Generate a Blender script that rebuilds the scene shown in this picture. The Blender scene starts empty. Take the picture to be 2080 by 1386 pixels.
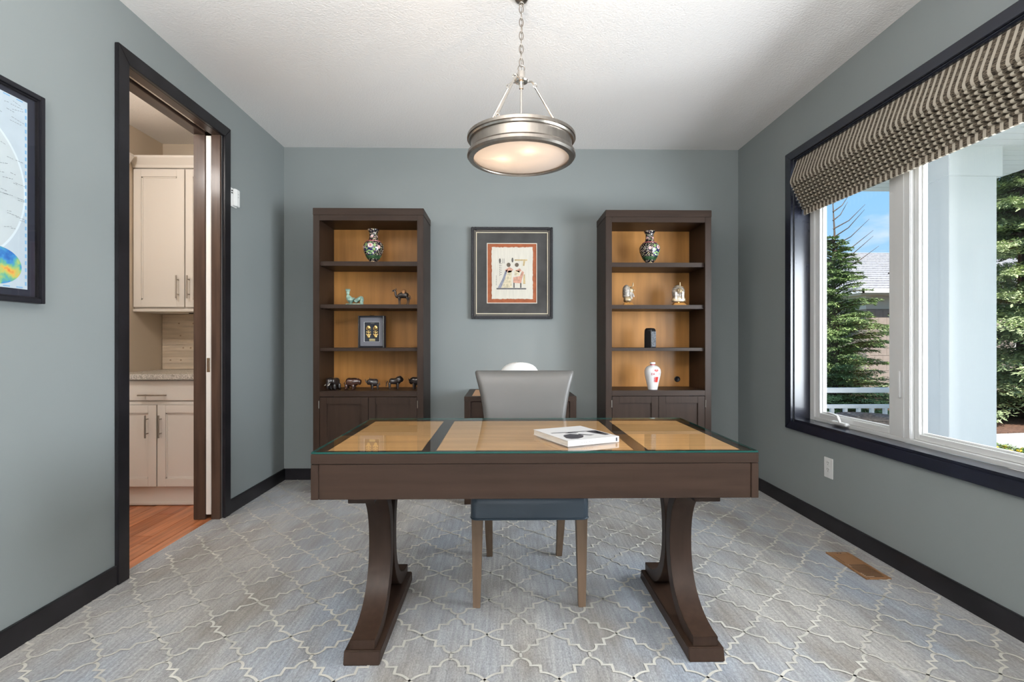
import bpy, bmesh, math, random
from mathutils import Vector, Matrix, noise as mnoise
R = math.radians
random.seed(7)
scene = bpy.context.scene
C = scene.collection

# ------------------------------------------------------------------ camera, sky, sun, fill lamps, exposure
cam_d = bpy.data.cameras.new('camera'); cam = bpy.data.objects.new('camera', cam_d); C.objects.link(cam)
cam_d.sensor_width = 36; cam_d.lens = 18.0; cam_d.shift_y = 4/2080
cam.location = (0, 0, 1.126); cam.rotation_euler = (R(90), 0, R(-0.99))
cam_d.clip_start = 0.02; cam_d.clip_end = 300
scene.camera = cam
scene.view_settings.view_transform = 'Standard'; scene.view_settings.look = 'None'
scene.view_settings.gamma = 1.0; scene.view_settings.use_curve_mapping = False
scene.view_settings.exposure = 0.0
cy = scene.cycles
cy.use_denoising = True
cy.max_bounces = 8; cy.diffuse_bounces = 5; cy.glossy_bounces = 4; cy.transmission_bounces = 6; cy.transparent_max_bounces = 12
cy.caustics_reflective = False; cy.caustics_refractive = False; cy.sample_clamp_indirect = 6.0

SKY_STRENGTH = 1.15
SUN_ENERGY = 8.5
REAR_FILL = 45.0
PORCH_FILL = 385.0
BOUNCE_FILL = 345.0
PENDANT_WATTS = 2.6
PANTRY_WATTS = 33.0

def build_world():
    w = bpy.data.worlds.new('sky'); scene.world = w; w.use_nodes = True
    nt = w.node_tree; nt.nodes.clear(); N = nt.nodes.new; L = nt.links.new
    tc = N('ShaderNodeTexCoord'); sep = N('ShaderNodeSeparateXYZ'); L(tc.outputs['Generated'], sep.inputs[0])
    ramp = N('ShaderNodeValToRGB'); e = ramp.color_ramp.elements
    e[0].position = 0.0; e[0].color = (0.46, 0.70, 0.92, 1)
    e[1].position = 0.55; e[1].color = (0.13, 0.36, 0.80, 1)
    m = e.new(0.22); m.color = (0.30, 0.60, 0.95, 1)
    L(sep.outputs['Z'], ramp.inputs[0])
    mp = N('ShaderNodeMapping'); mp.inputs['Scale'].default_value = (1.6, 1.6, 4.2); mp.inputs['Location'].default_value = (0.35, 0.1, 0.52)
    L(tc.outputs['Generated'], mp.inputs[0])
    no = N('ShaderNodeTexNoise'); no.inputs['Scale'].default_value = 2.2; no.inputs['Detail'].default_value = 7; no.inputs['Roughness'].default_value = 0.55
    L(mp.outputs[0], no.inputs['Vector'])
    cr = N('ShaderNodeValToRGB'); c = cr.color_ramp.elements
    c[0].position = 0.47; c[0].color = (0, 0, 0, 1); c[1].position = 0.66; c[1].color = (0.85, 0.85, 0.85, 1)
    L(no.outputs['Fac'], cr.inputs[0])
    mx = N('ShaderNodeMixRGB'); mx.inputs[2].default_value = (0.92, 0.94, 0.97, 1)
    L(cr.outputs[0], mx.inputs[0]); L(ramp.outputs[0], mx.inputs[1])
    bg = N('ShaderNodeBackground'); bg.inputs['Strength'].default_value = SKY_STRENGTH
    L(mx.outputs[0], bg.inputs[0])
    out = N('ShaderNodeOutputWorld'); L(bg.outputs[0], out.inputs[0])
build_world()

def lamp(name, kind, loc, rot, energy, color=(1, 1, 1), size=None, size_y=None, angle=None):
    d = bpy.data.lights.new(name, kind); d.energy = energy; d.color = color
    if kind == 'AREA':
        d.shape = 'RECTANGLE'; d.size = size; d.size_y = size_y
    if kind == 'SUN': d.angle = angle or R(1)
    if kind == 'POINT': d.shadow_soft_size = size or 0.03
    o = bpy.data.objects.new(name, d); C.objects.link(o); o.location = loc; o.rotation_euler = rot
    return o
lamp('sun', 'SUN', (-8, -8, 12), (R(43), 0, R(-28)), SUN_ENERGY, (1.0, 0.95, 0.86), angle=R(1.2))
# added unseen area lamps: rear fill, and porch fill standing in for window daylight
lamp('rear_fill_lamp', 'AREA', (0.08, -2.34, 1.42), (R(90), 0, 0), REAR_FILL, (1.0, 0.975, 0.95), 3.0, 2.0)
lamp('porch_fill_lamp', 'AREA', (3.0, 0.75, 1.25), (0, R(90), R(-6)), PORCH_FILL, (0.88, 0.945, 1.0), 1.5, 2.9)

# added fill lamp behind the camera, aimed up to bounce off the ceiling
lamp('bounce_fill_lamp', 'AREA', (-0.5, -0.75, 1.75), (R(180), 0, 0), BOUNCE_FILL, (1.0, 0.98, 0.96), 0.7, 0.7)

# ------------------------------------------------------------------ helpers
class MB:
    def __init__(s): s.v = []; s.f = []
    def add(s, V, F):
        o = len(s.v); s.v += [tuple(p) for p in V]; s.f += [tuple(i+o for i in q) for q in F]; return s
    def box(s, x0, x1, y0, y1, z0, z1):
        V = [(x0,y0,z0),(x1,y0,z0),(x1,y1,z0),(x0,y1,z0),(x0,y0,z1),(x1,y0,z1),(x1,y1,z1),(x0,y1,z1)]
        return s.add(V, [(0,3,2,1),(4,5,6,7),(0,1,5,4),(1,2,6,5),(2,3,7,6),(3,0,4,7)])
    def prism(s, poly, axis, a0, a1):
        n = len(poly)
        def P(p, a):
            if axis == 'x': return (a, p[0], p[1])
            if axis == 'y': return (p[0], a, p[1])
            return (p[0], p[1], a)
        V = [P(p, a0) for p in poly]+[P(p, a1) for p in poly]
        F = [tuple(range(n-1, -1, -1)), tuple(range(n, 2*n))]+[(i, (i+1) % n, n+(i+1) % n, n+i) for i in range(n)]
        return s.add(V, F)
    def rings(s, rs, cap=True, closed=True):
        n = len(rs[0]); V = [p for r in rs for p in r]; F = []
        for i in range(len(rs)-1):
            for j in range(n if closed else n-1):
                k = (j+1) % n
                F.append((i*n+j, i*n+k, (i+1)*n+k, (i+1)*n+j))
        if cap and closed:
            F.append(tuple(range(n-1, -1, -1))); F.append(tuple((len(rs)-1)*n+j for j in range(n)))
        return s.add(V, F)
    def lathe(s, prof, n=32, c=(0, 0, 0), cap=True):
        return s.rings([[(c[0]+r*math.cos(2*math.pi*j/n), c[1]+r*math.sin(2*math.pi*j/n), c[2]+z) for j in range(n)] for r, z in prof], cap)
    def tube(s, pts, r, n=8, cap=True):
        pts = [Vector(p) for p in pts]; rs = []; up = None
        for i, p in enumerate(pts):
            t = (pts[min(i+1, len(pts)-1)]-pts[max(i-1, 0)]).normalized()
            if up is None:
                up = Vector((0, 0, 1)) if abs(t.z) < .9 else Vector((1, 0, 0))
            a = t.cross(up)
            if a.length < 1e-6: a = t.orthogonal()
            a.normalize(); b = a.cross(t).normalized(); up = b
            rr = r[i] if isinstance(r, (list, tuple)) else r
            rs.append([p+a*rr*math.cos(2*math.pi*j/n)+b*rr*math.sin(2*math.pi*j/n) for j in range(n)])
        return s.rings(rs, cap)
    def torus(s, c, R1, r, axis='z', n=24, m=8, sy=1.0):
        rs = []
        for i in range(n):
            a = 2*math.pi*i/n; ring = []
            for j in range(m):
                b = 2*math.pi*j/m; q = R1+r*math.cos(b)
                u, v, w = q*math.cos(a), q*math.sin(a)*sy, r*math.sin(b)
                ring.append({'z': (c[0]+u, c[1]+v, c[2]+w), 'y': (c[0]+u, c[1]+w, c[2]+v), 'x': (c[0]+w, c[1]+u, c[2]+v)}[axis])
            rs.append(ring)
        return s.rings(rs+[rs[0]], cap=False)
    def ball(s, c, r, n=12, m=8):
        if not isinstance(r, (list, tuple)): r = (r, r, r)
        rs = []
        for i in range(m+1):
            a = math.pi*i/m-math.pi/2; q = max(math.cos(a), .02)
            rs.append([(c[0]+r[0]*q*math.cos(2*math.pi*j/n), c[1]+r[1]*q*math.sin(2*math.pi*j/n), c[2]+r[2]*math.sin(a)) for j in range(n)])
        return s.rings(rs)
    def xf(s, M):
        s.v = [tuple(M @ Vector(p)) for p in s.v]; return s
    def build(s, name, mat, parent=None, bevel=0, smooth=None, seg=2):
        me = bpy.data.meshes.new(name); me.from_pydata(s.v, [], s.f); me.validate()
        bm = bmesh.new(); bm.from_mesh(me)
        bmesh.ops.recalc_face_normals(bm, faces=bm.faces)
        if bevel:
            ed = [e for e in bm.edges if len(e.link_faces) == 2 and e.calc_face_angle(0) > .5]
            bmesh.ops.bevel(bm, geom=ed, offset=bevel, segments=seg, affect='EDGES', clamp_overlap=True)
        bm.to_mesh(me); bm.free()
        if smooth:
            me.shade_smooth(); me.set_sharp_from_angle(angle=R(smooth if smooth is not True else 40))
        me.materials.append(mat)
        o = bpy.data.objects.new(name, me); C.objects.link(o)
        if parent: o.parent = parent
        return o
def BX(name, b, mat, parent=None, bevel=.0015): return MB().box(*b).build(name, mat, parent, bevel)
def tag(o, label, cat, group=None):
    o['label'] = label; o['category'] = cat
    if group: o['group'] = group
    return o
def struct(o, label=None):
    o['kind'] = 'structure'
    if label: o['label'] = label
    return o
def thing(name, label, cat, loc=(0, 0, 0), rz=0, group=None):
    o = bpy.data.objects.new(name, None); C.objects.link(o); o.empty_display_size = .05
    o.location = loc; o.rotation_euler = (0, 0, rz)
    return tag(o, label, cat, group)
def sroot(name, label, loc=(0, 0, 0)):
    o = bpy.data.objects.new(name, None); C.objects.link(o); o.empty_display_size = .05; o.location = loc
    return struct(o, label)
def copy_tree(o, parent=None):
    c = o.copy(); C.objects.link(c); c.parent = parent
    for ch in list(o.children): copy_tree(ch, c)
    return c
def clone(o, loc, rot=None):
    c = o.copy(); C.objects.link(c); c.location = loc
    if rot: c.rotation_euler = rot
    return c

# ------------------------------------------------------------------ materials
MATS = {}
def mat(name, col, rough=.5, metal=0., spec=.5, var=None, bump=None, coat=0., emit=None, sheen=0., col2=None):
    """var=(scale, amount, (sx,sy,sz), detail): colour variation; bump=(scale, strength, distance, (sx,sy,sz))."""
    if name in MATS: return MATS[name]
    m = bpy.data.materials.new(name); m.use_nodes = True; nt = m.node_tree; N = nt.nodes.new; L = nt.links.new
    b = nt.nodes['Principled BSDF']
    b.inputs['Base Color'].default_value = (*col, 1); b.inputs['Roughness'].default_value = rough
    b.inputs['Metallic'].default_value = metal; b.inputs['Specular IOR Level'].default_value = spec
    b.inputs['Coat Weight'].default_value = coat; b.inputs['Coat Roughness'].default_value = .15
    if sheen: b.inputs['Sheen Weight'].default_value = sheen
    if emit: b.inputs['Emission Color'].default_value = (*emit[0], 1); b.inputs['Emission Strength'].default_value = emit[1]
    tc = None
    def noise(scale, sc, det=4):
        nonlocal tc
        if tc is None: tc = N('ShaderNodeTexCoord')
        mp = N('ShaderNodeMapping'); mp.inputs['Scale'].default_value = sc; L(tc.outputs['Object'], mp.inputs[0])
        no = N('ShaderNodeTexNoise'); no.inputs['Scale'].default_value = scale; no.inputs['Detail'].default_value = det
        L(mp.outputs[0], no.inputs['Vector']); return no
    if var:
        no = noise(var[0], var[2], var[3] if len(var) > 3 else 4)
        rp = N('ShaderNodeValToRGB'); e = rp.color_ramp.elements
        c2 = col2 or tuple(min(1, c*(1+var[1])) for c in col)
        e[0].position = .32; e[0].color = (*[c*(1-var[1]) for c in col], 1); e[1].position = .68; e[1].color = (*c2, 1)
        L(no.outputs['Fac'], rp.inputs[0]); L(rp.outputs[0], b.inputs['Base Color'])
    if bump:
        no = noise(bump[0], bump[3] if len(bump) > 3 else (1, 1, 1), 3)
        bu = N('ShaderNodeBump'); bu.inputs['Strength'].default_value = bump[1]; bu.inputs['Distance'].default_value = bump[2]
        L(no.outputs['Fac'], bu.inputs['Height']); L(bu.outputs[0], b.inputs['Normal'])
    MATS[name] = m
    return m
def wood(name, col, amt=.22, rough=.38, axis='x', coat=.1, scale=5, col2=None, spec=.22):
    sc = {'x': (.6, 9, 9), 'y': (9, .6, 9), 'z': (9, 9, .6)}[axis]
    return mat(name, col, rough, spec=spec, var=(scale, amt, sc, 6), bump=(scale*3, .05, .002, sc), coat=coat, col2=col2)
def glass_mat(name, tint=(1, 1, 1), refl=.5, rough=.0):
    m = bpy.data.materials.new(name); m.use_nodes = True; nt = m.node_tree; nt.nodes.clear(); N = nt.nodes.new; L = nt.links.new
    out = N('ShaderNodeOutputMaterial'); mx = N('ShaderNodeMixShader'); tr = N('ShaderNodeBsdfTransparent'); gl = N('ShaderNodeBsdfGlossy')
    tr.inputs[0].default_value = (*tint, 1); gl.inputs['Roughness'].default_value = rough
    fr = N('ShaderNodeFresnel'); fr.inputs[0].default_value = 1.5
    ml = N('ShaderNodeMath'); ml.operation = 'MULTIPLY'; ml.inputs[1].default_value = refl; L(fr.outputs[0], ml.inputs[0])
    ge = N('ShaderNodeNewGeometry'); iv = N('ShaderNodeMath'); iv.operation = 'SUBTRACT'; iv.inputs[0].default_value = 1; L(ge.outputs['Backfacing'], iv.inputs[1])
    m2 = N('ShaderNodeMath'); m2.operation = 'MULTIPLY'; L(ml.outputs[0], m2.inputs[0]); L(iv.outputs[0], m2.inputs[1])
    L(m2.outputs[0], mx.inputs[0]); L(tr.outputs[0], mx.inputs[1]); L(gl.outputs[0], mx.inputs[2]); L(mx.outputs[0], out.inputs[0])
    MATS[name] = m
    return m

m_wall = mat('grey_wall_paint', (.236, .260, .260), .62, var=(1.1, .03, (1, 1, 1)), bump=(180, .04, .002))
m_ceil = mat('textured_ceiling', (.88, .858, .84), .9, bump=(95, .5, .006))
m_black = mat('black_stained_trim', (.011, .010, .012), .38, spec=.3, var=(6, .4, (1, 1, 1)))
m_navy = mat('black_window_trim', (.010, .012, .022), .27, var=(6, .3, (1, 1, 1)), coat=.25)
m_jamb = wood('dark_jamb_wood', (.060, .036, .026), .25, .35, 'z')
m_jambx = wood('dark_head_wood', (.060, .036, .026), .25, .35, 'y')
m_esp_x = wood('espresso_wood_x', (.031, .0175, .0115), .18, .45, 'x', .0)
m_esp_y = wood('espresso_wood_y', (.031, .0175, .0115), .18, .45, 'y', .0)
m_esp_z = wood('espresso_wood_z', (.031, .0175, .0115), .18, .45, 'z', .0)
m_tan = wood('tan_veneer_back', (.45, .205, .055), .15, .42, 'z', .05, 2.2)
m_tanx = wood('tan_veneer_top', (.60, .315, .135), .16, .4, 'x', .1, 3)
m_white = mat('white_vinyl', (.72, .72, .71), .4)
m_cab = mat('cream_white_cabinet', (.76, .72, .67), .42)
m_pw = mat('beige_pantry_paint', (.62, .53, .42), .7)
m_nickel = mat('brushed_nickel', (.40, .36, .32), .3, 1.0, var=(40, .1, (1, 1, .1)))
m_steel = mat('satin_nickel_bright', (.66, .62, .57), .2, 1.0)
m_gold = mat('gold_metal', (.75, .52, .2), .3, 1.0)
m_glass = glass_mat('window_glass', (1, 1, 1), .55)
m_dglass = glass_mat('desk_glass', (.965, .988, .978), 1.0)
m_gedge = mat('green_glass_edge', (.008, .060, .050), .15)
m_tm = mat('white_plastic', (.78, .78, .77), .35)

# ------------------------------------------------------------------ room shell
XL, XR, YB, YR, HC = -1.805, 1.966, 4.25, -2.2, 2.74
DY0, DY1, DZ = 2.479, 3.297, 2.455        # door opening
WY0, WY1, WZ0, WZ1 = .76, 3.433, .599, 2.366   # window opening
# carpet (procedural streaked wool) + woven lattice
def carpet_mat():
    m = bpy.data.materials.new('blue_grey_carpet'); m.use_nodes = True; nt = m.node_tree; N = nt.nodes.new; L = nt.links.new
    b = nt.nodes['Principled BSDF']; b.inputs['Roughness'].default_value = .95; b.inputs['Specular IOR Level'].default_value = .15
    b.inputs['Sheen Weight'].default_value = .25
    tc = N('ShaderNodeTexCoord')
    def nz(scale, sc, det, lo, hi, c0, c1):
        mp = N('ShaderNodeMapping'); mp.inputs['Scale'].default_value = sc; L(tc.outputs['Object'], mp.inputs[0])
        n = N('ShaderNodeTexNoise'); n.inputs['Scale'].default_value = scale; n.inputs['Detail'].default_value = det; L(mp.outputs[0], n.inputs['Vector'])
        r = N('ShaderNodeValToRGB'); e = r.color_ramp.elements; e[0].position = lo; e[1].position = hi; e[0].color = (*c0, 1); e[1].color = (*c1, 1)
        L(n.outputs['Fac'], r.inputs[0]); return n, r
    _, base = nz(1.3, (1.3, .55, 1), 3, .36, .62, (.262, .296, .345), (.385, .372, .352))
    _, patch = nz(2.6, (1.5, .6, 1), 4, .44, .66, (0, 0, 0), (.85, .85, .85))
    _, streak = nz(9, (9, .55, 1), 5, .35, .66, (.70, .70, .71), (1.18, 1.17, 1.15))
    _, fine = nz(190, (1, .45, 1), 3, .3, .7, (.72, .72, .72), (1.22, 1.22, 1.22))
    mx = N('ShaderNodeMixRGB'); mx.inputs[2].default_value = (.205, .180, .152, 1); L(patch.outputs[0], mx.inputs[0]); L(base.outputs[0], mx.inputs[1])
    m1 = N('ShaderNodeMixRGB'); m1.blend_type = 'MULTIPLY'; m1.inputs[0].default_value = .75; L(mx.outputs[0], m1.inputs[1]); L(streak.outputs[0], m1.inputs[2])
    m2 = N('ShaderNodeMixRGB'); m2.blend_type = 'MULTIPLY'; m2.inputs[0].default_value = 1; L(m1.outputs[0], m2.inputs[1]); L(fine.outputs[0], m2.inputs[2])
    L(m2.outputs[0], b.inputs['Base Color'])
    n = N('ShaderNodeTexNoise'); n.inputs['Scale'].default_value = 350; L(tc.outputs['Object'], n.inputs['Vector'])
    bu = N('ShaderNodeBump'); bu.inputs['Strength'].default_value = .55; bu.inputs['Distance'].default_value = .004
    L(n.outputs['Fac'], bu.inputs['Height']); L(bu.outputs[0], b.inputs['Normal'])
    return m
m_carpet = carpet_mat()
m_lat = mat('cream_carpet_lattice', (.53, .512, .465), .95, spec=.1, var=(5, .22, (1.5, .5, 1), 4), bump=(350, .5, .003))
CE = XL-.055      # carpet edge inside the doorway
mb = MB().box(XL-.0, XR, YR, YB, -.05, 0)
mb.box(CE, XL, DY0, DY1, -.05, 0)
floor = struct(mb.build('floor', m_carpet), 'blue-grey carpet with cream trellis lattice')
def lattice():
    P, Q, x0, y0, hw = .25, .266, -.062, 1.975, .0048
    half = [(1, 0), (.93, .07), (.85, .145), (.75, .21), (.65, .25), (.53, .27), (.53, .55), (.26, .55), (.26, .62), (.245, .68), (.205, .76), (.145, .815), (.075, .85), (0, .86)]
    V = []; F = []
    def strip(pts):
        pts = [Vector((p[0], p[1])) for p in pts]; n = len(pts); o = len(V)
        for i, p in enumerate(pts):
            t0 = (p-pts[i-1]).normalized() if i else (pts[1]-p).normalized()
            t1 = (pts[i+1]-p).normalized() if i < n-1 else t0
            nn = Vector((-(t0.y+t1.y), t0.x+t1.x))
            nn = nn.normalized(); k = hw/max(.5, nn.dot(Vector((-t0.y, t0.x))))
            for sgn in (1, -1):
                q = p+nn*k*sgn; V.append((min(max(q.x, XL+.001), XR-.001), min(max(q.y, YR), YB-.001), .0022))
        for i in range(n-1): F.append((o+2*i, o+2*i+1, o+2*i+3, o+2*i+2))
    for i in range(-8, 9):
        for j in range(-9, 10):
            cx, cy_ = x0+P/2+i*P, y0+j*Q
            if cx < XL-.05 or cx > XR+.05 or cy_ < .6 or cy_ > YB+.1: continue
            for sx in (1, -1):
                for sy in (1, -1):
                    strip([(cx+sx*s*P/2, cy_+sy*t*Q/2) for s, t in half])
            for sy in (1, -1): strip([(cx, cy_+sy*.86*Q/2), (cx, cy_+sy*Q/2)])
    me = bpy.data.meshes.new('lattice_lines'); me.from_pydata(V, [], F); me.materials.append(m_lat)
    o = bpy.data.objects.new('lattice_lines', me); C.objects.link(o); o.parent = floor; o['kind'] = 'stuff'
lattice()
struct(BX('ceiling', (XL-.2, XR+.25, YR-.1, YB+.1, HC, HC+.1), m_ceil, bevel=0), 'white stippled ceiling')
struct(BX('wall_back', (XL-.2, XR+.25, YB, YB+.1, -.05, HC), m_wall, bevel=0), 'grey painted wall behind the bookcases')
mb = MB()                                    # left wall, room-side leaf
for y0, y1, z0, z1 in ((YR, DY0-.02, 0, HC), (DY1+.02, YB, 0, HC), (DY0-.02, DY1+.02, DZ+.02, HC)):
    mb.box(XL-.05, XL, y0, y1, z0, z1)
struct(mb.build('wall_left', m_wall), 'grey painted wall with the pocket door opening')
mb = MB()
for y0, y1, z0, z1 in ((YR, WY0, 0, HC), (WY1, YB, 0, HC), (WY0, WY1, 0, WZ0), (WY0, WY1, WZ1, HC)):
    mb.box(XR, XR+.15, y0, y1, z0, z1)
struct(mb.build('wall_right', m_wall), 'grey painted wall with the wide window')
mb = MB()
for x0, x1, z0, z1 in ((XL, -1.45, 0, HC), (1.6, XR, 0, HC), (-1.45, 1.6, 0, .4), (-1.45, 1.6, 2.45, HC)):
    mb.box(x0, x1, YR-.1, YR, z0, z1)
struct(mb.build('wall_rear', m_wall), 'grey wall behind the photographer')
w2 = sroot('added_window_2', 'added window frame for the rear fill lamp, out of view', (0, YR, 0))  # invented opening, gives the rear fill lamp a way in
for k, x in enumerate((-1.45, -.44, .58, 1.55)): BX('mullion', (x, x+.05, -.09, -.02, .4, 2.45), m_white, w2)
BX('rail', (-1.45, 1.6, -.088, -.022, .4, .45), m_white, w2); BX('rail', (-1.45, 1.6, -.088, -.022, 2.4, 2.45), m_white, w2)
# baseboards
BH, BT = .092, .015
struct(MB().box(XL, XL+BT, DY1+.094, YB, 0, BH).build('baseboard_left', m_black, bevel=.002), 'black baseboard beyond the doorway')
struct(MB().box(XL, XL+BT, YR, DY0-.072, 0, BH).build('baseboard_left_near', m_black, bevel=.002), 'black baseboard before the doorway')
struct(MB().box(XL+BT, XR-BT, YB-BT, YB, 0, BH).build('baseboard_back', m_black, bevel=.002), 'black baseboard behind the bookcases')
struct(MB().box(XR-BT, XR, YR, YB, 0, BH).build('baseboard_right', m_black, bevel=.002), 'black baseboard under the window')

# ------------------------------------------------------------------ pocket door frame
t = sroot('trim_1', 'dark casing and split jamb of the doorway')
cw = .07; e0, e1, ez = DY0-cw, DY1+cw+.022, DZ+cw
def mitre(poly, name): return MB().prism(poly, 'x', XL, XL+.02).build(name, m_black, t, .002)
mitre([(e0, 0), (DY0, 0), (DY0, DZ), (e0, ez)], 'casing')
mitre([(DY1+.022, 0), (e1, 0), (e1, ez), (DY1+.022, DZ)], 'casing')
mitre([(e0, ez), (DY0, DZ), (DY1+.022, DZ), (e1, ez)], 'casing')
for x0, x1 in ((-1.861, XL), (-1.973, -1.900)):
    BX('jamb', (x0, x1, DY1, DY1+.02, 0, DZ), m_jamb, t)
    BX('jamb', (x0, x1, DY0-.02, DY0, 0, DZ), m_jamb, t)
    BX('head', (x0, x1, DY0, DY1, DZ, DZ+.02), m_jambx, t)
BX('strike_jamb', (-1.900, -1.861, DY0-.03, DY0-.012, 0, DZ), m_jamb, t)
BX('door_track', (-1.892, -1.869, DY0, DY1, DZ+.012, DZ+.03), m_steel, t)
BX('track_cover', (-1.900, -1.861, DY0-.02, DY1, DZ+.031, DZ+.04), m_black, t)
d = sroot('door_1', 'white pocket door slid into the wall', (-1.8805, DY1+.004, .03))
BX('slab', (-.0165, .0165, 0, .78, 0, DZ-.035), m_cab, d, .002)
BX('latch', (-.010, .010, -.0015, .001, .91, 1.0), m_steel, d, .0005)
BX('finger_pull', (-.004, .004, -.003, .001, .925, .985), m_nickel, d, .0005)

# ------------------------------------------------------------------ pantry beyond the door
PX0, PX1, PY0, PYB = -2.76, -1.973, .9, 4.2
mb = MB()
for y0, y1, z0, z1 in ((PY0, DY0-.02, 0, HC), (DY1+.02, PYB, 0, HC), (DY0-.02, DY1+.02, DZ+.02, HC)): mb.box(PX1, PX1+.03, y0, y1, z0, z1)
struct(mb.build('wall_pantry_right', m_pw), 'pantry side of the doorway wall')
struct(BX('wall_pantry_left', (PX0-.1, PX0, PY0-.1, PYB, -.05, HC), m_pw, bevel=0), 'beige pantry side wall')
struct(BX('wall_pantry_back', (PX0-.1, PX1+.03, PYB, PYB+.05, -.05, HC), m_pw, bevel=0), 'beige pantry end wall')
struct(BX('wall_pantry_front', (PX0, PX1+.03, PY0-.1, PY0, -.05, HC), m_pw, bevel=0), 'pantry wall out of view')
struct(BX('ceiling_pantry', (PX0, PX1+.03, PY0, PYB, HC, HC+.05), m_ceil, bevel=0), 'warm lit pantry ceiling')
pf = struct(BX('floor_pantry', (PX0, CE-.0005, PY0, PYB, -.05, -.014), mat('plank_gap', (.05, .02, .01), .8), bevel=0), 'reddish hardwood plank floor')
pw = [wood('red_plank_%d' % k, c, .3, .32, 'y', .3, 4) for k, c in enumerate(((.40, .135, .052), (.46, .165, .068), (.35, .11, .043), (.50, .19, .085)))]
x = PX0; k = 0
while x < CE-.02:
    x1 = min(x+.118, CE-.001); y = PY0+random.uniform(-.7, 0)
    while y < PYB:
        ln = random.uniform(.7, 1.25); ya, yb = max(y, PY0), min(y+ln, PYB-.001)
        if yb-ya > .05: BX('plank', (x+.0007, x1-.0007, ya+.0007, yb-.0007, -.014, -.0035-random.random()*.0008), pw[random.randrange(4)], pf, .0012)
        y += ln
    x = x1+.0002
struct(MB().prism([(PX0, 2.40), (PX0+.025, 2.40), (PX0+.03, 2.42), (PX0+.07, 2.48), (PX0+.07, 2.50), (PX0, 2.50)], 'y', PY0, 3.78).build('trim_2', m_cab, bevel=.002), 'cream crown moulding on the pantry side wall')

def panel_door(parent, name, x0, x1, z0, z1, y, m, mp, st=.055, th=.02, hinge=None):
    """frame-and-panel door facing -Y at plane y; x/z in the parent's frame"""
    d = MB().box(x0, x1, y+th*.55, y+th, z0, z1).build(name, mp, parent, 0)
    BX('stile', (x0, x0+st, y, y+th*.9, z0, z1), m, d, .0012); BX('stile', (x1-st, x1, y, y+th*.9, z0, z1), m, d, .0012)
    BX('rail', (x0+st+.0004, x1-st-.0004, y, y+th*.9, z0, z0+st), m, d, .0012); BX('rail', (x0+st+.0004, x1-st-.0004, y, y+th*.9, z1-st, z1), m, d, .0012)
    return d
def bead(d, x0, x1, z0, z1, y, m, st=.055):
    a, b = x0+st, x1-st; c, e = z0+st, z1-st
    for bb in ((a, a+.01, c, e), (b-.01, b, c, e), (a, b, c, c+.01), (a, b, e-.01, e)):
        BX('bead', (bb[0], bb[1], y+.006, y+.012, bb[2], bb[3]), m, d, .0015)
def bar_handle(parent, p0, p1, out=.03):
    p0, p1 = Vector(p0), Vector(p1); dr = (p1-p0).normalized(); o = Vector((0, -out, 0))
    mb = MB().tube([p0+o, p1+o], .0055, 10)
    L_ = (p1-p0).length
    for s in (.18, .82):
        q = p0+dr*L_*s; mb.tube([q, q+o], .0042, 8)
    return mb.build('handle', m_nickel, parent, smooth=True)
# base cabinet
b = thing('base_cabinet', 'cream white base cabinet with drawer and two doors in the pantry', 'cabinet', (PX0+.002, 3.57, 0))
BW = .742
BX('carcass', (0, BW, .022, .60, .13, .872), m_cab, b); BX('toe_board', (0, BW, .035, .055, 0, .129), m_cab, b)
BX('base_moulding', (0, BW, .022, .0345, 0, .022), m_cab, b, .004)
dr = BX('drawer', (.012, BW-.012, 0, .021, .728, .866), m_cab, b, .004)
bar_handle(dr, (.26, 0, .768), (.455, 0, .768))
BX('rail', (0, BW, .008, .0215, .700, .722), m_cab, b)
for x0, x1, hx in ((.006, .367, .312), (.375, BW-.006, .402)):
    dd = panel_door(b, 'door', x0, x1, .135, .698, 0, m_cab, m_cab); bead(dd, x0, x1, .135, .698, 0, m_cab)
    bar_handle(dd, (hx, 0, .475), (hx, 0, .63))
m_gran = mat('speckled_granite', (.62, .57, .50), .25, var=(130, .55, (1, 1, 1), 2), col2=(.70, .66, .60))
tag(BX('countertop', (PX0+.002, PX1-.002, 3.535, PYB-.001, .8735, .912), m_gran, bevel=.004), 'pale speckled granite countertop on the pantry cabinet', 'countertop')
# backsplash boards
bs = thing('backsplash', 'whitewashed knotty board backsplash above the pantry counter', 'backsplash', (PX0+.003, PYB-.001, .913))
m_bb = [mat('whitewashed_board_%d' % k, c, .5, var=(7, .14, (.7, 9, 5), 5)) for k, c in enumerate(((.66, .56, .44), (.70, .60, .48), (.63, .53, .41)))]
m_knot = mat('board_knot', (.40, .30, .20), .5)
for k in range(9):
    bo = BX('board', (.001, .778, -.012, 0, k*.0494+.0006, (k+1)*.0494-.0006), m_bb[k % 3], bs, .0012)
    if k in (1, 3, 5, 7):
        for q in range(3):
            MB().ball((.06+random.random()*.6, -.0122, k*.0494+.025), (.008, .0007, .006), 10, 4).build('knot', m_knot, bo, smooth=True)
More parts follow.
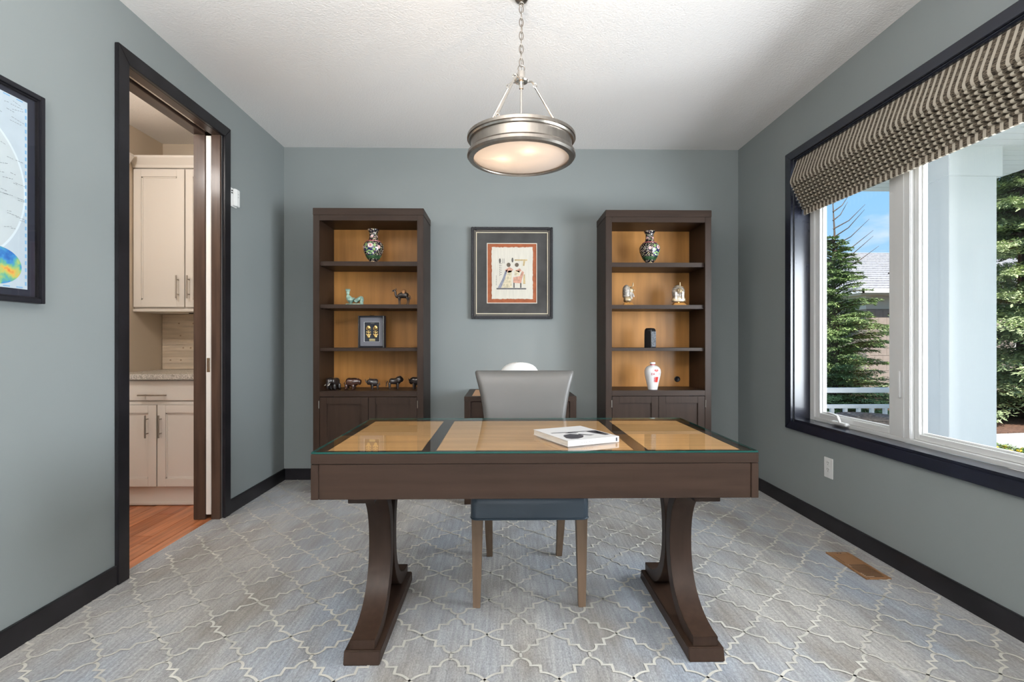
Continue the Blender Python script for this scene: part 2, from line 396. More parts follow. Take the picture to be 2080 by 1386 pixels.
# upper cabinet
u = thing('upper_cabinet', 'cream white wall cabinet with crown moulding in the pantry', 'cabinet', (PX0+.002, 3.86, 1.372))
UW = .772
BX('carcass', (0, UW, .022, .335, .008, 1.06), m_cab, u)
BX('light_rail', (-.0, UW, .002, .33, -.012, .0075), m_cab, u, .003)
for x0, x1, hx in ((.006, .380, .338), (.388, UW-.006, .418)):
    dd = panel_door(u, 'door', x0, x1, .022, 1.05, 0, m_cab, m_cab); bead(dd, x0, x1, .022, 1.05, 0, m_cab)
    bar_handle(dd, (hx, 0, .085), (hx, 0, .255))
MB().prism([(.022, 1.0605), (.0, 1.0605), (-.006, 1.08), (-.042, 1.125), (-.042, 1.14), (.06, 1.14), (.06, 1.0605)], 'x', 0, UW).build('crown', m_cab, u, .002)
MB().lathe([(.016, -.006), (.018, 0)], 16, (.33, .17, -.0125)).build('puck_light', m_black, u)
lamp('pantry_ceiling_light', 'POINT', (-2.36, 2.35, 2.45), (0, 0, 0), PANTRY_WATTS, (1.0, .965, .925), .10)

# ------------------------------------------------------------------ window
w = sroot('window_1', 'white vinyl window with dark casing', (XR, 0, 0))
c0, c1, cz0, cz1 = WY0-.07, WY1+.07, WZ0-.055, WZ1+.055
def wm(poly, name): return MB().prism(poly, 'x', -.02, 0).build(name, m_navy, w, .002)
wm([(WY1, WZ0), (c1, cz0), (c1, cz1), (WY1, WZ1)], 'casing'); wm([(c0, cz0), (WY0, WZ0), (WY0, WZ1), (c0, cz1)], 'casing')
wm([(c0, cz0), (c1, cz0), (WY1, WZ0), (WY0, WZ0)], 'casing'); wm([(WY0, WZ1), (WY1, WZ1), (c1, cz1), (c0, cz1)], 'casing')
JD = .105
BX('jamb', (0, JD, WY1-.012, WY1, WZ0, WZ1), m_navy, w, .001); BX('jamb', (0, JD, WY0, WY0+.012, WZ0, WZ1), m_navy, w, .001)
BX('sill', (-.004, JD, WY0+.012, WY1-.012, WZ0, WZ0+.014), m_navy, w, .002); BX('head_jamb', (0, JD, WY0+.012, WY1-.012, WZ1-.012, WZ1), m_navy, w, .001)
f0, f1, fz0, fz1 = WY0+.012, WY1-.012, WZ0+.014, WZ1-.012
def frame_rect(parent, x0, x1, y0, y1, z0, z1, wd, names=('stile', 'rail'), m=m_white, bv=.002, wb=None):
    wb = wb or wd
    BX(names[0], (x0, x1, y0, y0+wd, z0, z1), m, parent, bv); BX(names[0], (x0, x1, y1-wd, y1, z0, z1), m, parent, bv)
    BX(names[1], (x0, x1, y0+wd, y1-wd, z0, z0+wb), m, parent, bv); BX(names[1], (x0, x1, y0+wd, y1-wd, z1-wd, z1), m, parent, bv)
frame_rect(w, JD, JD+.075, f0, f1, fz0, fz1, .045, ('frame_stile', 'frame_rail'), wb=.022)
for y0, y1 in ((2.572, 2.676), (1.50, 1.60)): BX('mullion', (JD+.002, JD+.075, y0, y1, fz0+.022, fz1-.045), m_white, w, .004)
BX('mullion_bead', (JD-.002, JD+.002, 2.612, 2.626, fz0+.022, fz1-.045), m_white, w, .001)
def sash(name, y0, y1, xo, wd, pane_x):
    s = bpy.data.objects.new(name, None); C.objects.link(s); s.parent = w
    frame_rect(s, xo, xo+.045, y0, y1, fz0+.023, fz1-.046, wd, wb=.030)
    frame_rect(s, xo+.015, xo+.03, y0+wd, y1-wd, fz0+.053, fz1-.046-wd, .01, ('glazing_bead', 'glazing_bead'))
    BX('pane', (pane_x, pane_x+.004, y0+wd*.9, y1-wd*.9, fz0+.050, fz1-.046-wd*.9), m_glass, s, 0)
    return s
s1 = sash('casement_sash', 2.678, f1-.046, JD+.010, .048, JD+.035)
sash('picture_sash', 1.602, 2.570, JD+.022, .03, JD+.045)
sash('casement_sash', f0+.046, 1.498, JD+.010, .048, JD+.035)
m_dk = mat('dark_gasket', (.03, .03, .03), .6)
BX('gasket', (JD+.026, JD+.03, 2.7255, 2.728, fz0+.1, fz1-.1), m_dk, s1, 0)
for z in (.80, 1.28, 1.5): BX('screen_clip', (JD+.012, JD+.018, 2.728, 2.737, z, z+.006), m_dk, s1, 0)
cr = MB().box(JD-.03, JD, 3.02, 3.16, fz0+.012, fz0+.03).build('crank_base', m_white, w, .004)
MB().tube([(JD-.02, 3.085, fz0+.03), (JD-.03, 3.085, fz0+.055), (JD-.03, 3.09, fz0+.065), (JD-.028, 3.14, fz0+.072), (JD-.026, 3.19, fz0+.074)], [.008, .008, .006, .005, .006], 10).build('crank_handle', m_white, cr, smooth=True)
BX('lock_lever', (JD-.008, JD+.002, 2.63, 2.65, .84, .98), m_white, w, .003)

# roman shade
def shade_mat():
    m = bpy.data.materials.new('woven_stripe_fabric'); m.use_nodes = True; nt = m.node_tree; N = nt.nodes.new; L = nt.links.new
    b = nt.nodes['Principled BSDF']; b.inputs['Roughness'].default_value = .85; b.inputs['Specular IOR Level'].default_value = .2
    tc = N('ShaderNodeTexCoord'); sp = N('ShaderNodeSeparateXYZ'); L(tc.outputs['Object'], sp.inputs[0])
    ml = N('ShaderNodeMath'); ml.operation = 'MULTIPLY'; ml.inputs[1].default_value = 1/.037; L(sp.outputs['Y'], ml.inputs[0])
    fr = N('ShaderNodeMath'); fr.operation = 'FRACT'; L(ml.outputs[0], fr.inputs[0])
    rp = N('ShaderNodeValToRGB'); rp.color_ramp.interpolation = 'LINEAR'; e = rp.color_ramp.elements
    e[0].position = .36; e[0].color = (0, 0, 0, 1); e[1].position = .42; e[1].color = (1, 1, 1, 1)
    e2 = e.new(.94); e2.color = (1, 1, 1, 1); e3 = e.new(1.0); e3.color = (0, 0, 0, 1)
    L(fr.outputs[0], rp.inputs[0])
    mp = N('ShaderNodeMapping'); mp.inputs['Scale'].default_value = (1, 45, 330); L(tc.outputs['Object'], mp.inputs[0])
    no = N('ShaderNodeTexNoise'); no.inputs['Scale'].default_value = 1; no.inputs['Detail'].default_value = 2; L(mp.outputs[0], no.inputs['Vector'])
    wr = N('ShaderNodeValToRGB'); q = wr.color_ramp.elements; q[0].position = .42; q[0].color = (.035, .027, .02, 1); q[1].position = .62; q[1].color = (.22, .18, .135, 1)
    L(no.outputs['Fac'], wr.inputs[0])
    mx = N('ShaderNodeMixRGB'); mx.inputs[1].default_value = (.50, .45, .37, 1); L(rp.outputs[0], mx.inputs[0]); L(wr.outputs[0], mx.inputs[2])
    L(mx.outputs[0], b.inputs['Base Color'])
    bu = N('ShaderNodeBump'); bu.inputs['Strength'].default_value = .3; bu.inputs['Distance'].default_value = .002; L(no.outputs['Fac'], bu.inputs['Height']); L(bu.outputs[0], b.inputs['Normal'])
    return m
m_shade = shade_mat()
sh = thing('roman_shade', 'brown and cream striped woven roman shade pulled up in the window', 'window shade', (XR, 0, 0))
ya, yb = WY0+.016, WY1-.016
def cloth(name, prof, y0, y1, th=.0025):
    n = 28; outer = prof; inner = [(p[0]+th, p[1]) for p in prof]
    poly = outer+inner[::-1]; mb = MB()
    rs = []
    for i in range(n+1):
        y = y0+(y1-y0)*i/n; wob = .002*math.sin(i*1.7)
        rs.append([(p[0]+wob*(k % 5)/5, y, p[1]) for k, p in enumerate(poly)])
    return mb.rings(rs).build(name, m_shade, sh, smooth=60)
prof = [(.012, WZ1-.014), (.002, 2.32), (-.012, 2.28), (-.026, 2.24), (-.033, 2.215), (-.033, 2.20), (-.026, 2.188), (-.012, 2.186), (.002, 2.192)]
cloth('front_panel', prof, ya, yb)
for i in range(8):
    zz = 2.196-.0215*i; xx = -.022+.0095*i
    cloth('pleat', [(xx+.034, zz+.003), (xx+.014, zz+.001), (xx+.001, zz-.006), (xx-.004, zz-.014), (xx-.001, zz-.0205), (xx+.012, zz-.0225), (xx+.034, zz-.019)], ya+.001*i, yb-.001*i)
cloth('hem', [(.060, 2.045), (.056, 2.030), (.055, 2.000), (.056, 1.988), (.062, 1.986)], ya+.008, yb-.008)
BX('head_rail', (.012, .05, ya, yb, WZ1-.04, WZ1-.013), m_white, sh)
# ------------------------------------------------------------------ electrical bits
o = thing('wall_outlet', 'white duplex wall outlet under the window', 'outlet', (XR, 3.056, .311))
BX('cover_plate', (-.005, 0, -.041, .041, 0, .122), m_tm, o, .002)
m_slot = mat('socket_slot', (.03, .03, .03), .6)
for z in (.036, .076):
    rc = MB().prism([(-.016, z), (.016, z), (.016, z+.026), (.008, z+.03), (-.008, z+.03), (-.016, z+.026)], 'x', -.007, -.005).build('receptacle', m_tm, o, .0008)
    for y in (-.007, .007): BX('slot', (-.0074, -.0068, y-.0012, y+.0012, z+.013, z+.022), m_slot, rc, 0)
    BX('ground_hole', (-.0074, -.0068, -.002, .002, z+.004, z+.008), m_slot, rc, 0)
o = thing('thermostat', 'white wall control mounted beside the dark door casing', 'thermostat', (XL, 3.437, 2.03))
BX('back_plate', (0, .014, -.036, .040, 0, .122), m_tm, o, .002)
MB().prism([(.0142, -.02), (.03, -.02), (.036, 0), (.036, .035), (.03, .043), (.0142, .043)], 'z', .006, .118).build('cover', m_tm, o, .003)
for z in (.065, .085): BX('button', (.0355, .037, .012, .020, z, z+.006), mat('grey_button', (.4, .4, .4), .5), o, .0005)
for z in (.085, .1): BX('terminal', (.014, .02, -.032, -.022, z, z+.006), m_slot, o, .0005)
# floor vent
v = thing('floor_vent', 'brown metal louvred floor register in the carpet', 'floor vent', (1.787, 2.558, .0))
m_vent = mat('brown_enamel', (.26, .135, .062), .4)
BX('frame', (-.062, -.046, -.155, .155, 0, .006), m_vent, v, .002); BX('frame', (.046, .062, -.155, .155, 0, .006), m_vent, v, .002)
BX('frame', (-.046, .046, -.155, -.135, 0, .006), m_vent, v, .002); BX('frame', (-.046, .046, .12, .155, 0, .006), m_vent, v, .002)
BX('duct_shade_sheet', (-.046, .046, -.135, .12, .0004, .0010), m_slot, v, 0)  # dark sheet in place of the shade down inside the duct
for k in range(21):
    y = -.130+k*.0118
    wd_ = .0036 if k < 11 else .0092
    BX('slat', (-.046, .046, y, y+wd_, .0056, .0068), m_vent, v, 0)
for k in (-1, 1): MB().lathe([(.004, .006), (.004, .0068)], 10, (k*.008, .136, 0)).build('lever_slot', m_slot, v)

# ------------------------------------------------------------------ pendant light
p = thing('pendant_light', 'brushed nickel drum pendant with frosted glass hung on a chain', 'pendant light', (.085, 2.40, 0))
MB().lathe([(.001, 2.726), (.02, 2.727), (.028, 2.731), (.032, 2.7395)], 32).build('canopy', m_nickel, p, smooth=True)
MB().torus((0, 0, 2.716), .010, .0028, 'y').build('canopy_loop', m_nickel, p, smooth=True)
lk = None
for k in range(9):
    z = 2.692-k*.0313
    def link():
        pts = []
        for i in range(20):
            a = 2*math.pi*i/20; pts.append((.0095*math.cos(a), 0, .0205*math.sin(a)))
        mb = MB(); rs = []
        for i in range(20):
            a = 2*math.pi*i/20; q = Vector(pts[i]); t_ = (Vector(pts[(i+1) % 20])-Vector(pts[i-1])).normalized(); nrm = Vector((0, 1, 0)); bb = t_.cross(nrm)
            rs.append([q+nrm*.0023*math.cos(2*math.pi*j/7)+bb*.0023*math.sin(2*math.pi*j/7) for j in range(7)])
        return mb.rings(rs+[rs[0]], cap=False).build('chain_link', m_nickel, p, smooth=True)
    if lk is None: lk = link(); lk.location = (0, 0, z)
    else:
        c_ = clone(lk, (0, 0, z), (0, 0, R(90) if k % 2 else R(12))); c_.parent = p
MB().tube([(0, 0, 2.724), (.004, .003, 2.6), (-.003, .002, 2.5), (.002, 0, 2.40)], .0014, 6).build('cord', m_nickel, p, smooth=True)
MB().torus((0, 0, 2.414), .0155, .0026, 'y').build('ring', m_nickel, p, smooth=True)
MB().lathe([(.004, 2.398), (.018, 2.397), (.018, 2.362), (.03, 2.361), (.033, 2.355), (.03, 2.349), (.014, 2.347), (.010, 2.335), (.010, 2.318), (.006, 2.316)], 28).build('hub', m_steel, p, smooth=35)
MB().tube([(0, 0, 2.318), (0, 0, 2.02)], .0055, 12).build('stem', m_steel, p, smooth=True)
for a in (R(18), R(150), R(242)):
    ca, sa = math.cos(a), math.sin(a)
    arm = MB().tube([(.026*ca, .026*sa, 2.356), (.05*ca, .05*sa, 2.362), (.066*ca, .066*sa, 2.352)], .005, 8).build('hub_arm', m_steel, p, smooth=True)
    MB().torus((.068*ca, .068*sa, 2.346), .009, .003, 'y').build('eye_ring', m_steel, arm, smooth=True)
    MB().tube([(.070*ca, .070*sa, 2.338), (.232*ca, .232*sa, 2.108)], .0058, 10).build('rod', m_steel, p, smooth=True)
    br = MB().torus((.236*ca, .236*sa, 2.1), .009, .003, 'y').build('rim_eye', m_steel, p, smooth=True)
MB().lathe([(.236, 2.010), (.236, 2.062), (.245, 2.064), (.248, 2.072), (.253, 2.075), (.253, 2.088), (.246, 2.092), (.232, 2.092), (.230, 2.085), (.230, 2.010), (.236, 2.010)], 72, cap=False).build('drum', m_nickel, p, smooth=30)
MB().lathe([(.236, 2.018), (.246, 2.016), (.252, 2.008), (.253, 1.995), (.246, 1.986), (.224, 1.984), (.222, 1.988), (.230, 2.012), (.236, 2.018)], 72, cap=False).build('lower_rim', m_nickel, p, smooth=30)
def frost():
    m = bpy.data.materials.new('frosted_glass'); m.use_nodes = True; nt = m.node_tree; nt.nodes.clear(); N = nt.nodes.new; L = nt.links.new
    out = N('ShaderNodeOutputMaterial'); tr = N('ShaderNodeBsdfTranslucent'); tr.inputs[0].default_value = (.95, .88, .82, 1)
    df = N('ShaderNodeBsdfDiffuse'); df.inputs[0].default_value = (.80, .74, .70, 1)
    mx = N('ShaderNodeMixShader'); mx.inputs[0].default_value = .6; L(df.outputs[0], mx.inputs[1]); L(tr.outputs[0], mx.inputs[2])
    L(mx.outputs[0], out.inputs[0]); return m
MB().lathe([(.0005, 1.978), (.08, 1.980), (.15, 1.984), (.20, 1.990), (.224, 1.995), (.224, 1.998), (.20, 1.9935), (.0005, 1.982)], 64).build('glass_bowl', frost(), p, smooth=True)
for (bx, by), k in (((-.085, -.02), 1.0), ((.03, -.115), .75), ((.05, .09), .22)):
    bl = MB().lathe([(.0005, 2.055), (.009, 2.055), (.010, 2.07), (.010, 2.085), (.0005, 2.085)], 12, (bx, by, 0)).build('lamp_socket', m_tm, p)
    if k > .5: lamp('bulb_light', 'POINT', (.085+bx, 2.40+by, 2.016), (0, 0, 0), PENDANT_WATTS*k, (1.0, .78, .55), .018)
BX('socket_bar', (-.1, .1, -.008, .008, 2.086, 2.092), m_steel, p); BX('socket_bar', (-.008, .008, -.13, .1, 2.0925, 2.098), m_steel, p)

# ------------------------------------------------------------------ desk
d = thing('writing_desk', 'espresso wood writing desk with tan inlaid panels and curved legs', 'desk', (.1125, 2.1165, 0))
hw, hd, zt = .7585, .3865, .752
fx, ff, fb = .036, .055, .045
BX('top_rail', (-hw, hw, -hd, -hd+ff, zt-.034, zt), m_esp_x, d); BX('top_rail', (-hw, hw, hd-fb, hd, zt-.034, zt), m_esp_x, d)
for x0, x1 in ((-hw, -hw+fx), (-.396, -.346), (.346, .396), (hw-fx, hw)):
    BX('top_stile', (x0, x1, -hd+ff+.0003, hd-fb-.0003, zt-.034, zt), m_esp_y, d)
for x0, x1 in ((-hw+fx, -.396), (-.346, .346), (.396, hw-fx)):
    BX('inlay_panel', (x0+.0006, x1-.0006, -hd+ff+.0006, hd-fb-.0006, zt-.03, zt-.0012), m_tanx, d, .0005)
az0, az1 = .598, .7165
ap = BX('front_apron', (-hw+.0265, hw-.0265, -hd+.002, -hd+.022, az0, az1), m_esp_x, d); BX('back_apron', (-hw+.0265, hw-.0265, hd-.022, hd-.002, az0, az1), m_esp_x, d)
for sx in (-1, 1):
    for sy in (-1, 1):
        x0, x1 = sorted((sx*hw, sx*(hw-.0255))); y0, y1 = sorted((sy*hd, sy*(hd-.03)))
        BX('corner_post', (x0, x1, y0, y1, az0, az1), m_esp_z, d)
    x0, x1 = sorted((sx*(hw-.002), sx*(hw-.02)))
    BX('side_apron', (x0, x1, -hd+.0305, hd-.0305, az0, az1), m_esp_y, d)
BX('underside', (-hw+.03, hw-.03, -hd+.025, hd-.025, az0+.004, az0+.014), m_esp_x, d)
def leg_poly():
    cyc, czc, a, bz, th, ex = -.31, .328, .258, .246, .05, 2.35
    fr_ = []
    n = 22
    for i in range(n+1):
        ang = -math.pi/2+math.pi*i/n
        s, c_ = math.sin(ang), math.cos(ang)
        fr_.append((cyc+a*(abs(c_)**(2/ex)), czc+bz*math.copysign(abs(s)**(2/ex), s)))
    bk = []
    for i, q in enumerate(fr_):
        t_ = Vector(fr_[min(i+1, n)])-Vector(fr_[max(i-1, 0)]); t_.normalize()
        nn = Vector((t_.y, -t_.x)); bk.append((q[0]+nn.x*th, q[1]+nn.y*th))
    bk = [(min(y, -.0005), max(min(z, .597-.02), .047)) for y, z in bk]
    return fr_, bk
fr_, bk = leg_poly()
for sx in (-1, 1):
    lx = sx*.607
    a = bpy.data.objects.new('trestle', None); C.objects.link(a); a.parent = d
    for sy in (1, -1):
        mb = MB(); n = len(fr_); w2_ = .044
        rs = [[(lx-w2_, sy*p_[0], p_[1]), (lx+w2_, sy*p_[0], p_[1]), (lx+w2_, sy*q_[0], q_[1]), (lx-w2_, sy*q_[0], q_[1])] for p_, q_ in zip(fr_, bk)]
        mb.rings(rs).build('leg', m_esp_z, a, .0015, smooth=30)
    MB().prism([(-.325, 0), (-.313, .046), (.313, .046), (.325, 0)], 'x', lx-.0635, lx+.0635).build('foot_bar', m_esp_y, a, .003)
    BX('top_plate', (lx-.0635, lx+.0635, -.35, .35, .588, .5978), m_esp_y, a); BX('top_block', (lx-.046, lx+.046, -.325, .325, .5665, .5878), m_esp_y, a)
g = thing('glass_desk_top', 'clear glass sheet with green edges lying on the desk', 'glass sheet', (.1125, 2.1165, zt+.0003))
BX('glass_sheet', (-hw+.004, hw-.004, -hd+.004, hd-.004, 0, .0062), m_dglass, g, 0)
for b_ in ((-hw+.0005, hw-.0005, -hd+.0005, -hd+.0038), (-hw+.0005, hw-.0005, hd-.0038, hd-.0005)): BX('polished_edge', (b_[0], b_[1], b_[2], b_[3], 0, .0062), m_gedge, g, .001)
for b_ in ((-hw+.0005, -hw+.0038), (hw-.0038, hw-.0005)): BX('polished_edge', (b_[0], b_[1], -hd+.0039, hd-.0039, 0, .0062), m_gedge, g, .001)

# book on the desk
def book():
    # corners on the glass, from left, front, right, back
    A, B_, D = Vector((.086, 2.03)), Vector((.228, 1.805)), Vector((.430, 1.895))
    ex = (D-B_); wd = ex.length; ang = math.atan2(ex.y, ex.x); ey = Vector((-math.sin(ang), math.cos(ang))); hgt = max(.23, (A-B_).dot(ey))
    b = thing('art_book', 'white paperback art book with black printed figure lying on the desk', 'book', (B_.x, B_.y, zt+.0068), ang)
    mc = mat('white_book_cover', (.66, .65, .645), .35); mpg = mat('book_pages', (.72, .69, .63), .8, var=(300, .12, (.05, .05, 1)))
    W, H_, T = wd, hgt, .021
    BX('back_cover', (0, W, 0, H_, 0, .0012), mc, b, 0); BX('front_cover', (0, W, 0, H_, T-.0012, T), mc, b, .0004); BX('spine', (0, W, -.0012, 0, 0, T), mc, b, .0006)
    BX('page_block', (.002, W-.002, .0003, H_-.002, .0014, T-.0014), mpg, b, 0)
    mk = mat('black_ink', (.035, .033, .04), .45)
    def pr(poly, nm='printed_shape', m=mk): MB().prism([(x*W, y*H_) for x, y in poly], 'z', T, T+.0003).build(nm, m, b)
    pr([(.10, .58), (.95, .50), (.95, .54), (.10, .62)])
    pr([(.10, .18), (.16, .34), (.22, .40), (.36, .44), (.46, .36), (.50, .26), (.40, .14), (.26, .08), (.14, .10)])
    pr([(.46, .34), (.62, .22), (.70, .24), (.62, .28), (.50, .40)])
    pr([(.74, .50), (.80, .30), (.86, .16), (.97, .18), (.97, .54)])
    pr([(.86, .34), (.94, .33), (.94, .44), (.86, .45)], 'printed_window', mc)
    pr([(.3, .5), (.42, .48), (.5, .46), (.58, .5), (.42, .55)])
    MB().prism([(W*.93, .004), (W*.965, .004), (W*.965, T-.004), (W*.93, T-.004)], 'y', -.0016, -.0012).build('spine_mark', mk, b)
    for k, x in enumerate((.25, .3, .34, .40, .45)): MB().prism([(W*x, T*.45), (W*(x+.025), T*.45), (W*(x+.025), T*.6), (W*x, T*.6)], 'y', -.00155, -.0012).build('spine_mark', mat('grey_ink', (.4, .4, .4), .5), b)
book()

# ------------------------------------------------------------------ chairs
m_lea = mat('grey_leather', (.105, .102, .097), .40, spec=.4, var=(3, .05, (1, 1, 1)), bump=(220, .06, .002))
m_seat = mat('shaded_grey_leather', (.045, .066, .088), .38, bump=(200, .06, .002))  # chair's grey leather, darkened and blued to hold the shade under the desk
m_leg = wood('taupe_leg_wood', (.155, .105, .070), .15, .42, 'z', .05)
def rrect(w_, d_, r, n=5):
    pts = []
    for cx, cy_, a0 in ((w_-r, d_-r, 0), (-w_+r, d_-r, 90), (-w_+r, -d_+r, 180), (w_-r, -d_+r, 270)):
        for i in range(n+1):
            a = R(a0+90*i/n); pts.append((cx+r*math.cos(a), cy_+r*math.sin(a)))
    return pts
c = thing('leather_side_chair', 'grey leather parsons chair with taupe wooden legs behind the desk', 'chair', (.112, 2.42, 0))
rs = []
prof = [(.46, .205, .036, .235), (.55, .206, .040, .244), (.65, .208, .042, .252), (.74, .213, .042, .260), (.80, .221, .042, .266), (.86, .232, .042, .273), (.91, .244, .042, .281), (.945, .254, .042, .289), (.966, .259, .039, .294), (.976, .258, .030, .296), (.981, .252, .017, .297)]
for z, hw_, ht, yo in prof:
    ring = []
    for x, y in rrect(hw_, ht, min(ht*.95, .036), 6):
        f_ = x/hw_
        zz = z-.010*(1-f_*f_)*max(0, (z-.85)/.13) if z > .85 else z
        wing = -.020*abs(f_)**3*max(0, (z-.46)/.5)
        ring.append((x, y+yo+wing, zz))
    rs.append(ring)
MB().rings(rs).build('backrest', m_lea, c, smooth=50)
rs = []
for z, k in ((.385, .0), (.388, .004), (.40, .006), (.45, .006), (.472, .004), (.482, -.004), (.487, -.02)):
    rs.append([(x, y-.03, z) for x, y in rrect(.243+k, .245+k, .03, 5)])
MB().rings(rs).build('seat', m_seat, c, smooth=40)
MB().tube([(x*1.02, y*1.02-.03, .388) for x, y in rrect(.243, .245, .03, 4)]+[(.2479, .245*1.02-.06, .388)], .004, 6).build('seat_piping', m_seat, c, smooth=True)
for sx in (-1, 1):
    x1, x0 = sx*.221, sx*.228
    def q(cx, cy_, h): return [(cx-h, cy_-h), (cx+h, cy_-h), (cx+h, cy_+h), (cx-h, cy_+h)]
    MB().rings([[(x, y, z) for x, y in q(cx, cy_, h)] for cx, cy_, h, z in ((x0*.985, -.232, .0155, 0), (x1, -.237, .024, .384))]).build('leg', m_leg, c, .002)
    MB().rings([[(x, y, z) for x, y in q(cx, cy_, h)] for cx, cy_, h, z in ((sx*.183, .29, .0155, 0), (sx*.186, .245, .019, .16), (sx*.19, .18, .022, .384))]).build('leg', m_leg, c, .002)
m_ws = mat('white_moulded_plastic', (.80, .79, .77), .3)
wc = thing('white_shell_chair', 'white chair with rounded back, mostly hidden behind the grey chair', 'chair', (.108, 3.58, 0))
rs = []
for z, hw_, yo in ((.46, .20, -.16), (.55, .21, -.19), (.65, .212, -.205), (.75, .208, -.215), (.83, .192, -.222), (.88, .170, -.226), (.92, .145, -.229), (.945, .122, -.231), (.965, .108, -.232), (.98, .090, -.233), (.990, .067, -.234), (.996, .042, -.234), (.9985, .018, -.234)):
    rs.append([(hw_*math.sin(a), yo-.008+.05*(1-math.cos(a))*1.0, z) for a in [R(-90+180*i/14) for i in range(15)]]+[(hw_*.96*math.sin(a), yo+.008+.05*(1-math.cos(a)), z) for a in [R(90-180*i/14) for i in range(15)]])
MB().rings(rs).build('back_shell', m_ws, wc, smooth=60)
rs = [[(x, y+.02, z) for x, y in rrect(.21+k, .20+k, .08, 6)] for z, k in ((.435, -.03), (.44, -.01), (.455, 0), (.468, -.004), (.472, -.03))]
MB().rings(rs).build('seat', m_ws, wc, smooth=50)
MB().tube([(0, .02, .04), (0, .02, .436)], .022, 14).build('pedestal', m_steel, wc, smooth=True)
for k in range(5):
    a = R(90+72*k); MB().tube([(0, .02, .06), (.20*math.cos(a), .02+.20*math.sin(a), .03)], [.016, .01], 8).build('foot', m_steel, wc, smooth=True)
# writing table behind
t = thing('side_table', 'dark wood table with tan inlaid top between the bookcases', 'table', (.1205, 3.86, 0))
tw, td, th_ = .392, .29, .752
for b_ in ((-tw, tw, -td, -td+.045), (-tw, tw, td-.045, td)): BX('top_rail', (*b_, th_-.034, th_), m_esp_x, t)
for b_ in ((-tw, -tw+.05), (tw-.05, tw)): BX('top_stile', (*b_, -td+.0453, td-.0453, th_-.034, th_), m_esp_y, t)
BX('inlay_panel', (-tw+.0506, tw-.0506, -td+.0456, td-.0456, th_-.03, th_-.001), m_tanx, t, .0004)
for sx in (-1, 1):
    for sy in (-1, 1):
        x0, x1 = sorted((sx*(tw-.001), sx*(tw-.046))); y0, y1 = sorted((sy*(td-.001), sy*(td-.046)))
        BX('leg', (x0, x1, y0, y1, 0, th_-.0345), m_esp_z, t)
    x0, x1 = sorted((sx*(tw-.006), sx*(tw-.024)))
    BX('side_apron', (x0, x1, -td+.0463, td-.0463, .60, th_-.0345), m_esp_y, t)
BX('drawer_front', (-tw+.049, tw-.049, -td+.005, -td+.024, .60, th_-.038), m_esp_x, t, .003)
BX('back_apron', (-tw+.0465, tw-.0465, td-.024, td-.006, .60, th_-.0345), m_esp_x, t)

# ------------------------------------------------------------------ bookcases
def bookcase(label, cx, yf, W, grommet):
    D_, H_ = .372, 2.136
    o = thing('bookcase', label, 'bookcase', (cx, yf, 0), 0, 'bookcases either side of the picture')
    h = W/2; s = .047
    BX('top', (-h-.002, h+.002, -.002, D_, H_-.052, H_), m_esp_x, o, .002)
    for sx in (-1, 1):
        x0, x1 = sorted((sx*h, sx*(h-.020)))
        BX('side_panel', (x0, x1, .0205, D_, 0, H_-.0525), m_esp_z, o)
        x0, x1 = sorted((sx*h, sx*(h-s)))
        BX('face_stile', (x0, x1, 0, .020, 0, H_-.0525), m_esp_z, o)
        x0, x1 = sorted((sx*(h-.0205), sx*(h-.040)))
        BX('inner_side', (x0, x1, .0205, D_-.02, .1, H_-.056), m_esp_z, o, 0)
    BX('face_rail', (-h+s+.0005, h-s-.0005, 0, .020, H_-.093, H_-.0525), m_esp_x, o)
    bp = BX('back_panel', (-h+.0402, h-.0402, D_-.019, D_-.005, .06, H_-.056), m_tan, o, 0)
    BX('soffit', (-h+.0402, h-.0402, .0205, D_-.0195, H_-.086, H_-.056), m_esp_x, o, 0)
    for zt_, tk in ((1.741, .034), (1.417, .030), (1.089, .024)):
        sh_ = BX('shelf', (-h+.0404, h-.0404, .026, D_-.0195, zt_-tk, zt_), m_esp_x, o)
        for sx in (-1, 1): MB().tube([(sx*(h-.0405), .06, zt_-tk-.003), (sx*(h-.052), .06, zt_-tk-.003)], .003, 6).build('shelf_pin', m_steel, sh_)
    BX('deck', (-h+.0404, h-.0404, .0205, D_-.0195, .735, .765), m_esp_x, o); BX('deck_rail', (-h+s+.0005, h-s-.0005, 0, .020, .724, .765), m_esp_x, o)
    BX('bottom', (-h+.0404, h-.0404, .0205, D_-.0195, .09, .11), m_esp_x, o); BX('plinth', (-h+s+.0005, h-s-.0005, .004, .020, 0, .10), m_esp_x, o)
    for x0, x1, hx in ((-h+s+.003, -.0015, -h+s-.003), (.0015, h-s-.003, h-s+.003)):
        dd = panel_door(o, 'door', x0, x1, .104, .720, 0, m_esp_z, m_esp_z, .052, .02)
        for z in (.17, .665): MB().tube([(hx, -.003, z-.028), (hx, -.003, z+.028)], .004, 8).build('hinge', m_nickel, dd, smooth=True)
    if grommet:
        gx, gz = .262, .826
        MB().lathe([(.024, 0), (.024, .004), (.020, .0055), (.018, .004), (.0005, .004)], 24).xf(Matrix.Translation((gx, D_-.0193, gz)) @ Matrix.Rotation(R(90), 4, 'X')).build('cable_grommet', m_black, o, smooth=40)
    return o
bookcase('dark wood bookcase holding animal carvings, beside the left wall', -1.009, 3.85, .822, False)
bookcase('dark wood bookcase holding the white jug, beside the window wall', 1.181, 3.87, .806, True)
S3, S2, S1, S0 = 1.741, 1.417, 1.089, .765

